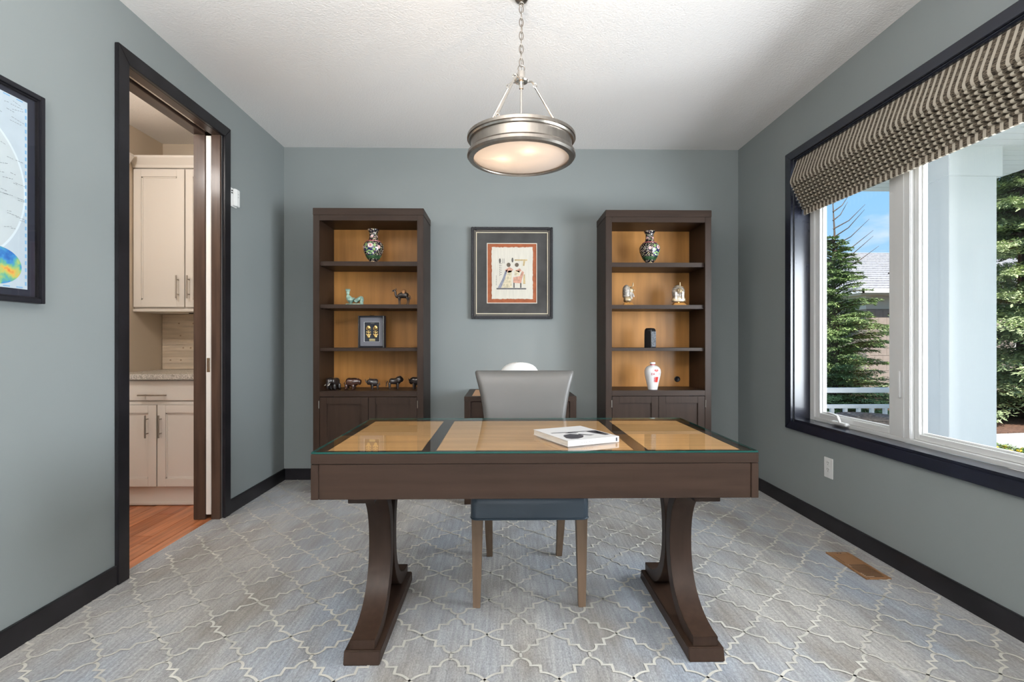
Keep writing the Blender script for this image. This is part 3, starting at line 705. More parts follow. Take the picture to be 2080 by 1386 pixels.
# ------------------------------------------------------------------ skin helper for figurines
def skin(name, nodes, edges, m, parent=None, sub=2, loc=None):
    me = bpy.data.meshes.new(name); me.from_pydata([n[:3] for n in nodes], edges, [])
    ob = bpy.data.objects.new('tmp', me); C.objects.link(ob)
    sk = ob.modifiers.new('s', 'SKIN'); sk.use_smooth_shade = True
    for i, n in enumerate(nodes):
        r = n[3]; me.skin_vertices[0].data[i].radius = (r*1.3, r*1.3) if not isinstance(r, tuple) else r
    me.skin_vertices[0].data[0].use_root = True
    sb = ob.modifiers.new('d', 'SUBSURF'); sb.levels = sub; sb.render_levels = sub
    dg = bpy.context.evaluated_depsgraph_get(); dg.update()
    nm = bpy.data.meshes.new_from_object(ob.evaluated_get(dg))
    bpy.data.objects.remove(ob); bpy.data.meshes.remove(me)
    nm.materials.clear(); nm.materials.append(m); nm.shade_smooth()
    o = bpy.data.objects.new(name, nm); C.objects.link(o); o.parent = parent
    return o
def chain(n, start=0): return [(i, i+1) for i in range(start, start+n-1)]
m_carve = mat('polished_dark_wood', (.055, .024, .017), .22, var=(30, .5, (1, 1, 3)), coat=.5)
m_ebony = mat('blackened_wood', (.022, .016, .015), .28, var=(30, .4, (1, 1, 3)), coat=.4)
def quad_animal(name, label, loc, rz, L_, bodyh, br, neck, legs, m, tail=None, extra=None, sc=(1, 1, 1)):
    """L_: body length along +x; neck: nodes from the shoulder to the nose; legs: [(x, side, [(dx,z,r)...])]"""
    o = thing(name, label, 'figurine', loc, rz, 'carved animals on the bottom shelf')
    nodes = [(-L_/2, 0, bodyh-.004, br*.78), (-L_/4, 0, bodyh+.002, br), (0, 0, bodyh-.001, br*.95), (L_/4, 0, bodyh, br)]
    edges = [(0, 1), (1, 2), (2, 3)]
    prev = 3
    for nx, nz, nr in neck: nodes.append((nx, 0, nz, nr)); edges.append((prev, len(nodes)-1)); prev = len(nodes)-1
    b = skin('body', nodes, edges, m, o)
    for lx, sy, pts in legs:
        skin('leg', [(lx, sy*br*.5, bodyh-br*.2, pts[0][2]*1.25)]+[(lx+dx, sy*br*.62, z, r) for dx, z, r in pts], chain(len(pts)+1), m, o)
    if tail: skin('tail', [(*p_, r_) for p_, r_ in tail], chain(len(tail)), m, o, 1)
    for e in (extra or []): e(o)
    o.scale = sc
    return o
def ear(p, r, m):
    return lambda o: MB().ball(p, r, 10, 6).build('ear', m, o, smooth=True)
def horn(pts, r, m):
    return lambda o: MB().tube(pts, r, 7).build('horn', m, o, smooth=True)
YS = 4.0
lg = lambda z0, r: [(.001, z0*.5, r), (0, .006, r*.95), (.003, .003, r)]
# elephant, seen head-on from the left end
quad_animal('elephant_carving', 'dark carved elephant at the far left of the bottom shelf', (-1.300, 3.975, S0), R(-112), .075, .058, .026,
    [(.052, .068, .024), (.068, .068, .020), (.080, .048, .011), (.084, .026, .008), (.080, .010, .006)],
    [(-.032, 1, lg(.05, .011)), (-.032, -1, lg(.05, .011)), (.026, 1, lg(.05, .011)), (.026, -1, lg(.05, .011))], m_ebony,
    [((-.045, 0, .062), .004), ((-.056, 0, .045), .003), ((-.055, 0, .03), .003)],
    [ear((.048, .030, .064), (.014, .006, .022), m_ebony), ear((.048, -.030, .064), (.014, .006, .022), m_ebony),
     horn([(.074, .012, .052), (.088, .016, .038), (.1, .014, .036)], [.004, .003, .001], mat('bone_tusk', (.6, .55, .45), .4)), horn([(.074, -.012, .052), (.088, -.016, .038), (.1, -.014, .036)], [.004, .003, .001], MATS['bone_tusk'])], (.98, 1.05, 1.06))
# hippo
quad_animal('hippopotamus_carving', 'reddish brown carved hippopotamus, second animal from the left', (-1.178, 3.985, S0), R(-6), .078, .050, .027,
    [(.050, .056, .022), (.064, .056, .016), (.080, .052, .0165), (.088, .051, .013)],
    [(-.034, 1, lg(.04, .010)), (-.034, -1, lg(.04, .010)), (.024, 1, lg(.04, .010)), (.026, -1, lg(.04, .010))], m_carve,
    [((-.052, 0, .052), .004), ((-.06, 0, .036), .003)], [ear((.058, .014, .074), .0045, m_carve), ear((.058, -.014, .074), .0045, m_carve)], (.93, 1.1, 1.12))
# rhinoceros turned toward the left
quad_animal('rhinoceros_carving', 'glossy dark carved rhinoceros in the middle of the bottom shelf', (-.992, 3.965, S0), R(198), .060, .050, .023,
    [(.042, .058, .019), (.055, .052, .014), (.068, .044, .011)],
    [(-.028, 1, lg(.04, .008)), (-.028, -1, lg(.04, .008)), (.020, 1, lg(.04, .008)), (.022, -1, lg(.04, .008))], m_ebony,
    [((-.042, 0, .055), .003), ((-.048, 0, .03), .003)],
    [horn([(.070, 0, .052), (.078, 0, .068), (.080, 0, .078)], [.005, .003, .001], m_ebony), horn([(.058, 0, .063), (.062, 0, .074)], [.004, .001], m_ebony), ear((.042, .014, .078), (.003, .004, .008), m_ebony), ear((.042, -.014, .078), (.003, .004, .008), m_ebony)], (.85, 1.0, 1.1))
# lion
quad_animal('lion_carving', 'dark carved lion standing fourth from the left', (-.853, 4.01, S0), R(4), .082, .062, .020,
    [(.046, .074, .027), (.062, .078, .022), (.074, .070, .013), (.082, .064, .010)],
    [(-.038, 1, lg(.045, .008)), (-.036, -1, lg(.045, .008)), (.028, 1, lg(.045, .008)), (.036, -1, lg(.045, .008))], m_ebony,
    [((-.05, 0, .064), .004), ((-.064, 0, .05), .003), ((-.066, 0, .03), .003), ((-.068, 0, .022), .005)], [ear((.052, .02, .098), .006, m_ebony), ear((.052, -.02, .098), .006, m_ebony)], (.88, 1.0, 1.0))
# buffalo partly behind the stile
quad_animal('buffalo_carving', 'black carved buffalo at the right end of the shelf', (-.668, 3.99, S0), R(165), .07, .058, .024,
    [(.045, .062, .022), (.058, .052, .016), (.068, .040, .011)],
    [(-.03, 1, lg(.05, .008)), (-.03, -1, lg(.05, .008)), (.024, 1, lg(.05, .008)), (.026, -1, lg(.05, .008))], m_ebony, None,
    [horn([(.058, .010, .066), (.062, .028, .066), (.064, .034, .080)], [.005, .004, .001], m_ebony), horn([(.058, -.010, .066), (.062, -.028, .066), (.064, -.034, .080)], [.005, .004, .001], m_ebony)], (.9, 1.0, 1.12))

# camel
m_cam = mat('dark_bronze_camel', (.045, .033, .028), .35, var=(25, .5, (1, 1, 1)), coat=.3)
m_sad = mat('tan_saddle', (.42, .20, .08), .5)
o = thing('camel_figurine', 'dark bronze camel figurine with tan saddle', 'figurine', (-.775, 3.99, S2), R(176)); o.scale = (1.0, 1.0, 1.04)
skin('body', [(-.040, 0, .070, .014), (-.026, 0, .074, .019), (-.006, 0, .078, .019), (.016, 0, .076, .019), (.032, 0, .072, .014), (.044, 0, .066, .011), (.056, 0, .066, .008), (.062, 0, .084, .007), (.063, 0, .102, .007), (.066, 0, .114, .008), (.078, 0, .112, .0065), (.088, 0, .106, .004)], chain(12), m_cam, o)
skin('hump', [(-.008, 0, .082, .020), (-.006, 0, .100, .014), (-.006, 0, .110, .006)], chain(3), m_cam, o)
for sx, x in ((1, .032), (-1, .028), (1, -.030), (-1, -.036)):
    skin('leg', [(x, sx*.009, .068, .010), (x+(.001 if x > 0 else -.006), sx*.010, .036, .0030), (x+(0 if x > 0 else -.002), sx*.010, .010, .0024), (x+.003, sx*.010, .003, .0038)], chain(4), m_cam, o)
skin('tail', [(-.047, 0, .078, .003), (-.056, 0, .06, .002), (-.057, 0, .044, .003)], chain(3), m_cam, o, 1)
for sx in (1, -1): MB().ball((.058, sx*.007, .122), (.003, .002, .005), 8, 5).build('ear', m_cam, o, smooth=True)
skin('saddle', [(-.022, 0, .094, .016), (-.006, 0, .098, .020), (.010, 0, .094, .016)], chain(3), m_sad, o)

# reclining green figure
m_jade = mat('green_stone', (.20, .34, .27), .55, var=(40, .45, (1, 1, 1), 5), bump=(90, .4, .003), col2=(.42, .58, .48))
o = thing('stone_reclining_figure', 'green stone reclining figure with square hat on a slab', 'figurine', (-1.155, 3.985, S2)); o.scale = (1.12, 1.1, 1.06)
MB().box(-.052, .066, -.022, .022, 0, .012).build('slab', m_jade, o, .003)
skin('body', [(-.004, 0, .024, .018), (-.022, 0, .036, .019), (-.037, 0, .056, .018), (-.042, 0, .074, .008), (-.042, -.002, .084, .006)], chain(5), m_jade, o)
MB().ball((-.040, -.006, .092), (.0125, .0125, .0145), 16, 10).build('head', m_jade, o, smooth=True)
MB().tube([(-.040, -.0185, .095), (-.040, -.0205, .089)], [.002, .0035], 8).build('nose', m_jade, o, smooth=True)
for sx_ in (-1, 1): MB().ball((-.040+sx_*.005, -.0178, .0955), (.0025, .0015, .0015), 8, 5).build('eye', m_slot, o, smooth=True)
for sy in (1, -1):
    skin('leg', [(.004, sy*.010, .024, .013), (.034, sy*.011, .046, .0095), (.052, sy*.011, .062, .009), (.056, sy*.011, .040, .0075), (.050, sy*.011, .016, .008), (.062, sy*.011, .014, .006)], chain(6), m_jade, o)
    skin('arm', [(-.038, sy*.020, .064, .008), (-.032, sy*.024, .036, .007), (-.010, sy*.018, .040, .006), (.0, sy*.008, .046, .006)], chain(4), m_jade, o)
MB().rings([[(x*k-.040, y*k-.006, z) for x, y in rrect(.013, .012, .003, 2)] for z, k in ((.102, .95), (.106, 1.0), (.118, 1.12), (.119, .9))]).build('hat', m_jade, o, smooth=30)
MB().ball((-.002, -.004, .052), (.012, .010, .005), 12, 6).build('bowl', m_jade, o, smooth=True)
for sy in (1, -1): MB().ball((-.041, sy*.015-.006, .088), (.006, .003, .007), 8, 5).build('ear_ornament', m_jade, o, smooth=True)

# shadow box with gold jewellery
o = thing('shadow_box', 'black framed display box with two gold earrings and plaque', 'shadow box', (-1.02, 4.0, S1), R(-5))
w_, h_, dp = .104, .248, .045
m_bf = mat('black_frame', (.012, .012, .016), .4, spec=.3)
BX('frame_side', (-w_, -w_+.012, -dp/2, dp/2, 0, h_), m_bf, o); BX('frame_side', (w_-.012, w_, -dp/2, dp/2, 0, h_), m_bf, o)
BX('frame_rail', (-w_+.012, w_-.012, -dp/2, dp/2, 0, .014), m_bf, o); BX('frame_rail', (-w_+.012, w_-.012, -dp/2, dp/2, h_-.012, h_), m_bf, o)
BX('silver_lip', (-w_+.004, -w_+.007, -dp/2-.001, -dp/2, .003, h_-.003), m_steel, o, 0); BX('silver_lip', (w_-.007, w_-.004, -dp/2-.001, -dp/2, .003, h_-.003), m_steel, o, 0)
BX('backing', (-w_+.012, w_-.012, .004, .008, .014, h_-.012), mat('navy_velvet', (.03, .034, .045), .9), o, 0)
m_gm = mat('grey_mat_board', (.20, .20, .23), .8)
for b_ in ((-w_+.012, -w_+.042, .014, h_-.012), (w_-.042, w_-.012, .014, h_-.012), (-w_+.042, w_-.042, .014, .046), (-w_+.042, w_-.042, h_-.048, h_-.012)): BX('mat_board', (b_[0], b_[1], -.004, .004, b_[2], b_[3]), m_gm, o, 0)
for b_ in ((-w_+.042, -w_+.0435, .046, h_-.048), (w_-.0435, w_-.042, .046, h_-.048), (-w_+.042, w_-.042, .046, .0475), (-w_+.042, w_-.042, h_-.0495, h_-.048)): BX('mat_fillet', (b_[0], b_[1], -.0055, .0035, b_[2], b_[3]), m_tm, o, 0)
for sx in (-1, 1):
    ex = sx*.028
    er = MB().ball((ex, 0, .158), (.014, .005, .017), 16, 8).build('earring', m_gold, o, smooth=True)
    MB().torus((ex, 0, .150), .0165, .0025, 'y', 24, 6).build('ring', m_gold, er, smooth=True)
    for k, (dx, dz, r_) in enumerate(((-.013, .122, .006), (.013, .122, .006), (0, .118, .008), (-.014, .104, .0065), (.014, .104, .0065), (0, .100, .008), (0, .086, .011), (-.008, .094, .006), (.008, .094, .006))):
        MB().ball((ex+dx, 0, dz), (r_, .003, r_), 10, 6).build('pendant', m_gold, er, smooth=True)
    MB().tube([(ex, 0, .134), (ex, 0, .09)], .0025, 6).build('stem', m_gold, er)
BX('plaque', (-.022, .024, .001, .0038, .052, .070), mat('brass_plaque', (.55, .47, .25), .4, .6), o, .0005)
BX('title_mark', (-.012, .018, .0, .0038, .186, .194), mat('dim_print', (.10, .10, .09), .6), o, 0)
BX('cover_glass', (-w_+.011, w_-.011, -dp/2+.004, -dp/2+.006, .012, h_-.010), m_glass, o, 0)
MB().tube([(-.018, 0, h_), (-.012, 0, h_+.006), (-.004, 0, h_+.003), (.004, 0, h_+.003), (.012, 0, h_+.006), (.018, 0, h_)], .0018, 6).build('hanger', m_steel, o, smooth=True)

# cloisonne vases
def vase_mat():
    m = bpy.data.materials.new('cloisonne_enamel'); m.use_nodes = True; nt = m.node_tree; N = nt.nodes.new; L = nt.links.new
    b = nt.nodes['Principled BSDF']; b.inputs['Roughness'].default_value = .22; b.inputs['Coat Weight'].default_value = .4
    tc = N('ShaderNodeTexCoord'); vo = N('ShaderNodeTexVoronoi'); vo.inputs['Scale'].default_value = 95; L(tc.outputs['Object'], vo.inputs['Vector'])
    r1 = N('ShaderNodeValToRGB'); e = r1.color_ramp.elements; e[0].position = .0; e[0].color = (.55, .18, .25, 1); e[1].position = .62; e[1].color = (.012, .010, .02, 1)
    for p_, c_ in ((.16, (.72, .50, .48)), (.30, (.70, .62, .50)), (.42, (.30, .22, .16))): q = e.new(p_); q.color = (*c_, 1)
    ml = N('ShaderNodeMath'); ml.operation = 'MULTIPLY'; ml.inputs[1].default_value = 1.15; L(vo.outputs['Distance'], ml.inputs[0]); L(ml.outputs[0], r1.inputs[0])
    r2 = N('ShaderNodeValToRGB'); r2.color_ramp.interpolation = 'CONSTANT'; e = r2.color_ramp.elements; e[0].position = 0; e[0].color = (1, 1, 1, 1); e[1].position = .55; e[1].color = (.5, .75, .45, 1)
    q = e.new(.75); q.color = (.9, .8, .6, 1)
    L(vo.outputs['Color'], r2.inputs[0])
    mx = N('ShaderNodeMixRGB'); mx.blend_type = 'MULTIPLY'; mx.inputs[0].default_value = .8; L(r1.outputs[0], mx.inputs[1]); L(r2.outputs[0], mx.inputs[2]); L(mx.outputs[0], b.inputs['Base Color'])
    return m
m_vase = vase_mat(); m_cob = mat('cobalt_enamel', (.016, .012, .11), .2, coat=.5); m_grn = mat('leaf_enamel', (.26, .42, .16), .25, coat=.4, var=(60, .4, (1, 1, 1)))
m_pnk = mat('pink_enamel', (.68, .42, .42), .25, coat=.4); m_ros = mat('rose_enamel', (.52, .13, .15), .25, coat=.4); m_vw = mat('cream_enamel', (.70, .64, .58), .25, coat=.4)
m_dgr = mat('dark_green_enamel', (.03, .07, .03), .3, coat=.4, var=(70, .6, (1, 1, 1)))
VP = [(.001, 0), (.030, 0), (.032, .012), (.030, .015), (.044, .030), (.062, .055), (.076, .085), (.083, .115), (.082, .135), (.074, .152), (.058, .166), (.043, .174), (.036, .186), (.033, .205), (.033, .225), (.036, .240), (.044, .251), (.048, .258), (.046, .262), (.040, .262), (.030, .252), (.028, .20)]
def vase_r(z):
    pr = [q for q in VP[1:18]]
    for (r0, z0), (r1, z1) in zip(pr, pr[1:]):
        if z0 <= z <= z1 and z1 > z0: return r0+(r1-r0)*(z-z0)/(z1-z0)
    return .04
def vase(label, loc, face):
    o = thing('cloisonne_vase', label, 'vase', loc, 0, 'vases on the top shelves')
    k = .94
    MB().lathe([(r*k, z) for r, z in VP], 40).build('body', m_vase, o, smooth=60)
    MB().lathe([(.0305*k, -.0), (.033*k, .001), (.0328*k, .012), (.0305*k, .013)], 32).build('foot_rim', m_gold, o, smooth=40)
    MB().lathe([(.0585*k, .162), (.0595*k, .168), (.047*k, .1745), (.044*k, .1735)], 36, cap=False).build('shoulder_band', m_ros, o, smooth=40)
    MB().lathe([(.0465*k, .031), (.0635*k, .056), (.064*k, .058), (.046*k, .032)], 36, cap=False).build('base_band', m_dgr, o, smooth=40)
    def patch(nm, m, ang, z, ra, rz_, lift, n=14):
        V = []; F = []
        rc = vase_r(z)*k
        V.append(((rc+lift)*math.cos(ang), (rc+lift)*math.sin(ang), z))
        for ring in (.5, 1.0):
            for i in range(n):
                a = 2*math.pi*i/n; zz = z+rz_*ring*math.sin(a); rr = vase_r(zz)*k+lift; an = ang+ra*ring*math.cos(a)/rc
                V.append((rr*math.cos(an), rr*math.sin(an), zz))
        F += [(0, 1+i, 1+(i+1) % n) for i in range(n)]+[(1+i, 1+n+i, 1+n+(i+1) % n, 1+(i+1) % n) for i in range(n)]
        return MB().add(V, F).build(nm, m, o, smooth=True)
    for off in (0, math.pi):
        a = face+off
        patch('medallion', m_cob, a, .104, .050, .050, .0008)
        fl = patch('flower', m_vw, a+.05, .128, .020, .018, .0018); patch('flower', m_pnk, a+.05, .128, .014, .0125, .0024); patch('flower', m_ros, a+.05, .128, .006, .006, .003)
        for da, dz, ra, rz_ in ((-.42, .135, .010, .013), (.45, .130, .010, .014), (-.36, .106, .011, .010), (.40, .100, .012, .009), (-.12, .088, .012, .008), (.20, .082, .013, .008), (-.38, .08, .01, .008), (.0, .068, .012, .006), (.05, .153, .011, .005)):
            patch('leaf', m_grn, a+da, dz, ra, rz_, .0016, 8)
        for da, dz in ((-.55, .115), (.58, .112), (-.22, .070), (.32, .070)): patch('blossom', m_vw, a+da, dz, .007, .006, .0018, 8)
    patch('blossom', m_pnk, face+.9, .118, .012, .012, .0014, 10); patch('blossom', m_pnk, face-.9, .118, .012, .012, .0014, 10)
    for a in (face, face+1.6, face+3.1, face+4.7): patch('blossom', m_pnk, a, .205, .010, .010, .001, 10)
    return o
vase('enamel floral vase on the top shelf of the bookcase beside the left wall', (-1.002, 3.975, S3), R(-96))
vase('enamel floral vase on the top shelf of the bookcase beside the window', (1.148, 3.995, S3), R(-52))

# pharaoh busts
m_bz = mat('antique_gold', (.58, .44, .27), .42, .55, var=(60, .3, (1, 1, 1), 3))
m_bz2 = mat('antique_silver', (.56, .51, .46), .42, .5, var=(60, .3, (1, 1, 1), 3))
m_stand = wood('honey_wood_stand', (.46, .22, .06), .2, .4, 'x')
def bust(label, loc, rz):
    o = thing('pharaoh_bust', label, 'figurine', loc, rz, 'busts on the right bookcase')
    MB().rings([[(x, y, z) for x, y in rrect(a, b_, .003, 2)] for z, a, b_ in ((0, .052, .040), (.004, .052, .040), (.022, .036, .028))]).build('stand', m_stand, o, .001)
    MB().tube([(0, .0, .022), (0, .0, .034)], .006, 10).build('post', m_gold, o)
    rs = []                                                  # shoulders and collar
    for i, (z, a, b_) in enumerate(((.030, .036, .020), (.034, .049, .025), (.042, .053, .027), (.052, .052, .027), (.062, .046, .026), (.072, .036, .023))):
        rs.append([(x, y+.004, z) for x, y in rrect(a, b_, b_*.7, 5)])
    MB().rings(rs).build('shoulders', m_bz, o, smooth=50)
    for k in range(4): MB().torus((0, .002, .038+k*.008), .0535-.003*k, .0022, 'z', 36, 6, .54).build('collar_band', m_bz2, o, smooth=True)
    rs = []                                                  # striped headdress
    n = 40
    for i in range(n+1):
        s = i/n; z = .066+.096*s
        a = .050 if s < .5 else .050*math.sqrt(max(0, 1-((s-.5)/.51)**2)); a *= (.86+.14*min(1, s/.4))
        b_ = .034*(1 if s < .6 else math.sqrt(max(.0, 1-((s-.6)/.41)**2)))
        k = 1 if (i // 2) % 2 else .91
        rs.append([(x*k, y*k+.012, z) for x, y in rrect(max(a, .006), max(b_*.86, .006), max(min(a, b_)*.85, .004), 5)])
    MB().rings(rs).build('striped_headdress', m_bz2, o, smooth=25)
    for sx in (-1, 1):
        lp = MB()
        for k in range(9): lp.box(sx*.0265-.009, sx*.0265+.009, -.0315, -.012, .050+k*.0062, .0545+k*.0062)
        lp.build('lappet', m_bz2, o, .0008)
    skin('face', [(0, -.014, .096, .011), (0, -.021, .106, .016), (0, -.023, .120, .0185), (0, -.018, .138, .016)], chain(4), m_bz, o)
    MB().tube([(0, -.044, .126), (0, -.049, .114)], [.003, .0055], 8).build('nose', m_bz, o, smooth=True)
    for sx in (-1, 1):
        MB().ball((sx*.009, -.0405, .126), (.005, .003, .0024), 10, 5).build('eye', m_slot, o, smooth=True)
        MB().ball((sx*.027, -.014, .120), (.004, .006, .010), 8, 6).build('ear', m_bz, o, smooth=True)
    MB().ball((0, -.042, .108), (.007, .004, .0022), 10, 5).build('mouth', m_bz, o, smooth=True)
    MB().tube([(0, -.037, .099), (0, -.042, .084), (0, -.044, .068)], [.0045, .006, .0065], 10).build('beard', m_bz2, o, smooth=True)
    MB().torus((0, .0, .146), .034, .003, 'z', 32, 6, .95).build('brow_band', m_bz, o, smooth=True)
    skin('cobra', [(0, -.034, .148, .004), (0, -.040, .160, .0042), (0, -.038, .172, .0038), (0, -.042, .180, .003)], chain(4), m_bz, o, 1)
    return o
bust('small metal pharaoh bust seen in profile on a wooden stand', (.975, 3.985, S2), R(82))
bust('small metal pharaoh bust facing forward on a wooden stand', (1.373, 3.985, S2), R(-4))

# carved black stone
m_st = mat('black_stone', (.012, .012, .013), .3, bump=(200, .2, .002)); m_st2 = mat('incised_stone', (.085, .09, .10), .45, var=(160, .9, (1, 1, .6), 3), bump=(160, .8, .004), col2=(.22, .23, .25))
o = thing('stone_stele', 'black round-topped stone tablet with incised faces', 'figurine', (1.151, 3.99, S1), R(40))
a_ = .034
rs = []
for z, k in ((0, .98), (.004, 1), (.10, 1), (.125, .98), (.139, .93), (.147, .84), (.152, .68), (.154, .4)): rs.append([(x, y, z) for x, y in rrect(a_*k, a_*k, .008*k, 3)])
MB().rings(rs).build('stone', m_st, o, smooth=40)
BX('inscribed_face', (-a_+.006, a_-.006, -a_-.0008, -a_+.0002, .006, .128), m_st2, o, .0005)
BX('inscribed_face', (-a_-.0008, -a_+.0002, -a_+.006, a_-.006, .006, .128), m_st, o, .0005)
mg = mat('glyph_grey', (.30, .31, .33), .5)
for r_ in range(9):
    for q in range(4):
        x = -.023+q*.013+random.uniform(-.002, .002); z = .012+r_*.0125
        BX('glyph', (x, x+random.uniform(.003, .008), -a_-.0014, -a_-.0007, z, z+random.uniform(.003, .008)), mg, o, 0)

# white jug
m_por = mat('white_porcelain', (.80, .78, .77), .18, coat=.5); m_red = mat('red_print', (.62, .05, .04), .35); m_rd2 = mat('dark_red_print', (.42, .03, .05), .35)
JP = [(.001, 0), (.036, 0), (.037, .004), (.042, .03), (.052, .075), (.060, .11), (.063, .135), (.060, .155), (.050, .172), (.034, .183), (.020, .187), (.016, .190), (.015, .196)]
o = thing('porcelain_jug', 'white porcelain bottle with red heart and red seal print', 'bottle', (1.163, 3.965, S0))
MB().lathe(JP, 40).build('body', m_por, o, smooth=60)
MB().lathe([(.001, .196), (.017, .196), (.021, .199), (.0215, .207), (.019, .212), (.001, .213)], 28).build('stopper', m_por, o, smooth=40)
MB().lathe([(.0155, .188), (.0185, .1885), (.0175, .1945), (.0155, .195)], 24, cap=False).build('neck_ribbon', m_rd2, o, smooth=True)
def jr(z):
    for (r0, z0), (r1, z1) in zip(JP[1:], JP[2:]):
        if z0 <= z <= z1 and z1 > z0: return r0+(r1-r0)*(z-z0)/(z1-z0)
    return .03
def jprint(nm, m, poly, lift=.0006, a0=R(-88)):
    # poly in (arc metres, z); fan from its centre, wrapped on the body
    cx = sum(q[0] for q in poly)/len(poly); cz = sum(q[1] for q in poly)/len(poly); V = []; n = len(poly)
    for k in (0, .5, 1):
        for x, z in (poly if k else [(cx, cz)]):
            xx, zz = cx+(x-cx)*k, cz+(z-cz)*k; rr = jr(zz)+lift; an = a0+xx/.06; V.append((rr*math.cos(an), rr*math.sin(an), zz))
    F = [(0, 1+i, 1+(i+1) % n) for i in range(n)]+[(1+i, 1+n+i, 1+n+(i+1) % n, 1+(i+1) % n) for i in range(n)]
    MB().add(V, F).build(nm, m, o)
jprint('heart_print', m_red, [(.010+.0012*16*math.sin(R(a))**3*.85, .148+.00085*(13*math.cos(R(a))-5*math.cos(R(2*a))-2*math.cos(R(3*a))-math.cos(R(4*a)))) for a in range(0, 360, 15)], .0012)
def rect(x0, x1, z0, z1):
    return [(x0, z0), ((x0+x1)/2, z0), (x1, z0), (x1, (z0+z1)/2), (x1, z1), ((x0+x1)/2, z1), (x0, z1), (x0, (z0+z1)/2)]
jprint('seal_print', m_red, rect(.004, .030, .058, .100))
jprint('seal_print', m_rd2, rect(-.008, .003, .060, .099))
for k in range(5): jprint('seal_lines', m_por, rect(-.006, .001+.002*(k % 2), .063+k*.0075, .0655+k*.0075), .0012)
for x0, x1, z0, z1 in ((-.028, -.024, .114, .130), (-.023, -.018, .114, .117), (-.023, -.018, .127, .130), (-.018, -.015, .117, .127), (-.012, -.009, .114, .130), (-.008, -.003, .119, .125), (-.008, -.002, .127, .130), (.030, .036, .127, .130), (.036, .039, .114, .130), (.030, .036, .114, .117)):
    jprint('letter_print', m_rd2, rect(x0, x1, z0, z1))
for k in range(6): jprint('small_print', MATS['grey_button'], rect(-.012+k*.007, -.008+k*.007, .018, .0205))

# ------------------------------------------------------------------ picture above the table
o = thing('framed_papyrus', 'black framed papyrus picture with rust coloured mat on the back wall', 'picture', (.073, YB, 1.325))
W_, H_ = .337, .757
def ring_frame(nm, x0, x1, z0, z1, wd, y0, y1, m, bv=.001):
    BX(nm, (x0, x0+wd, y0, y1, z0, z1), m, o, bv); BX(nm, (x1-wd, x1, y0, y1, z0, z1), m, o, bv)
    BX(nm, (x0+wd, x1-wd, y0, y1, z0, z0+wd), m, o, bv); BX(nm, (x0+wd, x1-wd, y0, y1, z1-wd, z1), m, o, bv)
m_brz = mat('bronze_fillet', (.06, .05, .04), .45); m_iv = mat('ivory_fillet', (.72, .64, .48), .5)
ring_frame('frame_bar', -W_, W_, 0, H_, .022, -.036, 0, m_bf, .004)
ring_frame('inner_bar', -W_+.022, W_-.022, .022, H_-.022, .018, -.026, 0, m_brz, .004)
ring_frame('ivory_fillet', -W_+.040, W_-.040, .040, H_-.040, .006, -.022, 0, m_iv, .001)
nb = 44
bd = MB().ball((0, 0, 0), .0042, 8, 6).build('bead', mat('pewter_bead', (.03, .03, .034), .35), o, smooth=True); bd.location = (-W_+.006, -.037, .006)
for k in range(1, 60):
    for sx in (-1, 1): q = clone(bd, (sx*(W_-.006), -.037, .006+k*(H_-.012)/59)); q.parent = o
for k in range(1, 52):
    for z in (.006, H_-.006): q = clone(bd, (-W_+.006+k*(2*W_-.012)/52, -.037, z)); q.parent = o
m_mat = mat('dark_olive_mat', (.052, .050, .048), .75, var=(6, .35, (1, 1, 1)))
ring_frame('outer_mat', -W_+.046, W_-.046, .046, H_-.046, .083, -.014, -.002, m_mat, 0)
ring_frame('white_core', -W_+.129, W_-.129, .129, H_-.129, .006, -.0125, -.002, mat('mat_core', (.72, .66, .56), .6), 0)
m_rust = mat('rust_mat', (.33, .095, .038), .85, var=(30, .15, (1, 1, 1)))
BX('rust_mat', (-W_+.135, W_-.135, -.008, -.002, .135, H_-.135), m_rust, o, 0)
px0, px1, pz0, pz1 = -.168, .172, .166, .594
edge = []
random.seed(3)
for i in range(26): edge.append((px0+(px1-px0)*i/26, pz0+random.uniform(-.003, .003)))
for i in range(30): edge.append((px1+random.uniform(-.003, .003), pz0+(pz1-pz0)*i/30))
for i in range(26): edge.append((px1-(px1-px0)*i/26, pz1+random.uniform(-.003, .003)))
for i in range(30): edge.append((px0+random.uniform(-.003, .003), pz1-(pz1-pz0)*i/30))
MB().prism(edge, 'y', -.0105, -.0085).build('papyrus_sheet', mat('papyrus', (.66, .62, .54), .8, var=(12, .07, (14, 1, .6), 5)), o)
def pp(nm, col, polys):
    m = mat('print_'+nm, col, .7, var=(60, .25, (1, 1, 1)))
    for poly in polys: MB().prism(poly, 'y', -.0112, -.0105).build('printed_'+nm, m, o)
def E_(cx, cz, rx, rz_, n=14): return [(cx+rx*math.cos(2*math.pi*i/n), cz+rz_*math.sin(2*math.pi*i/n)) for i in range(n)]
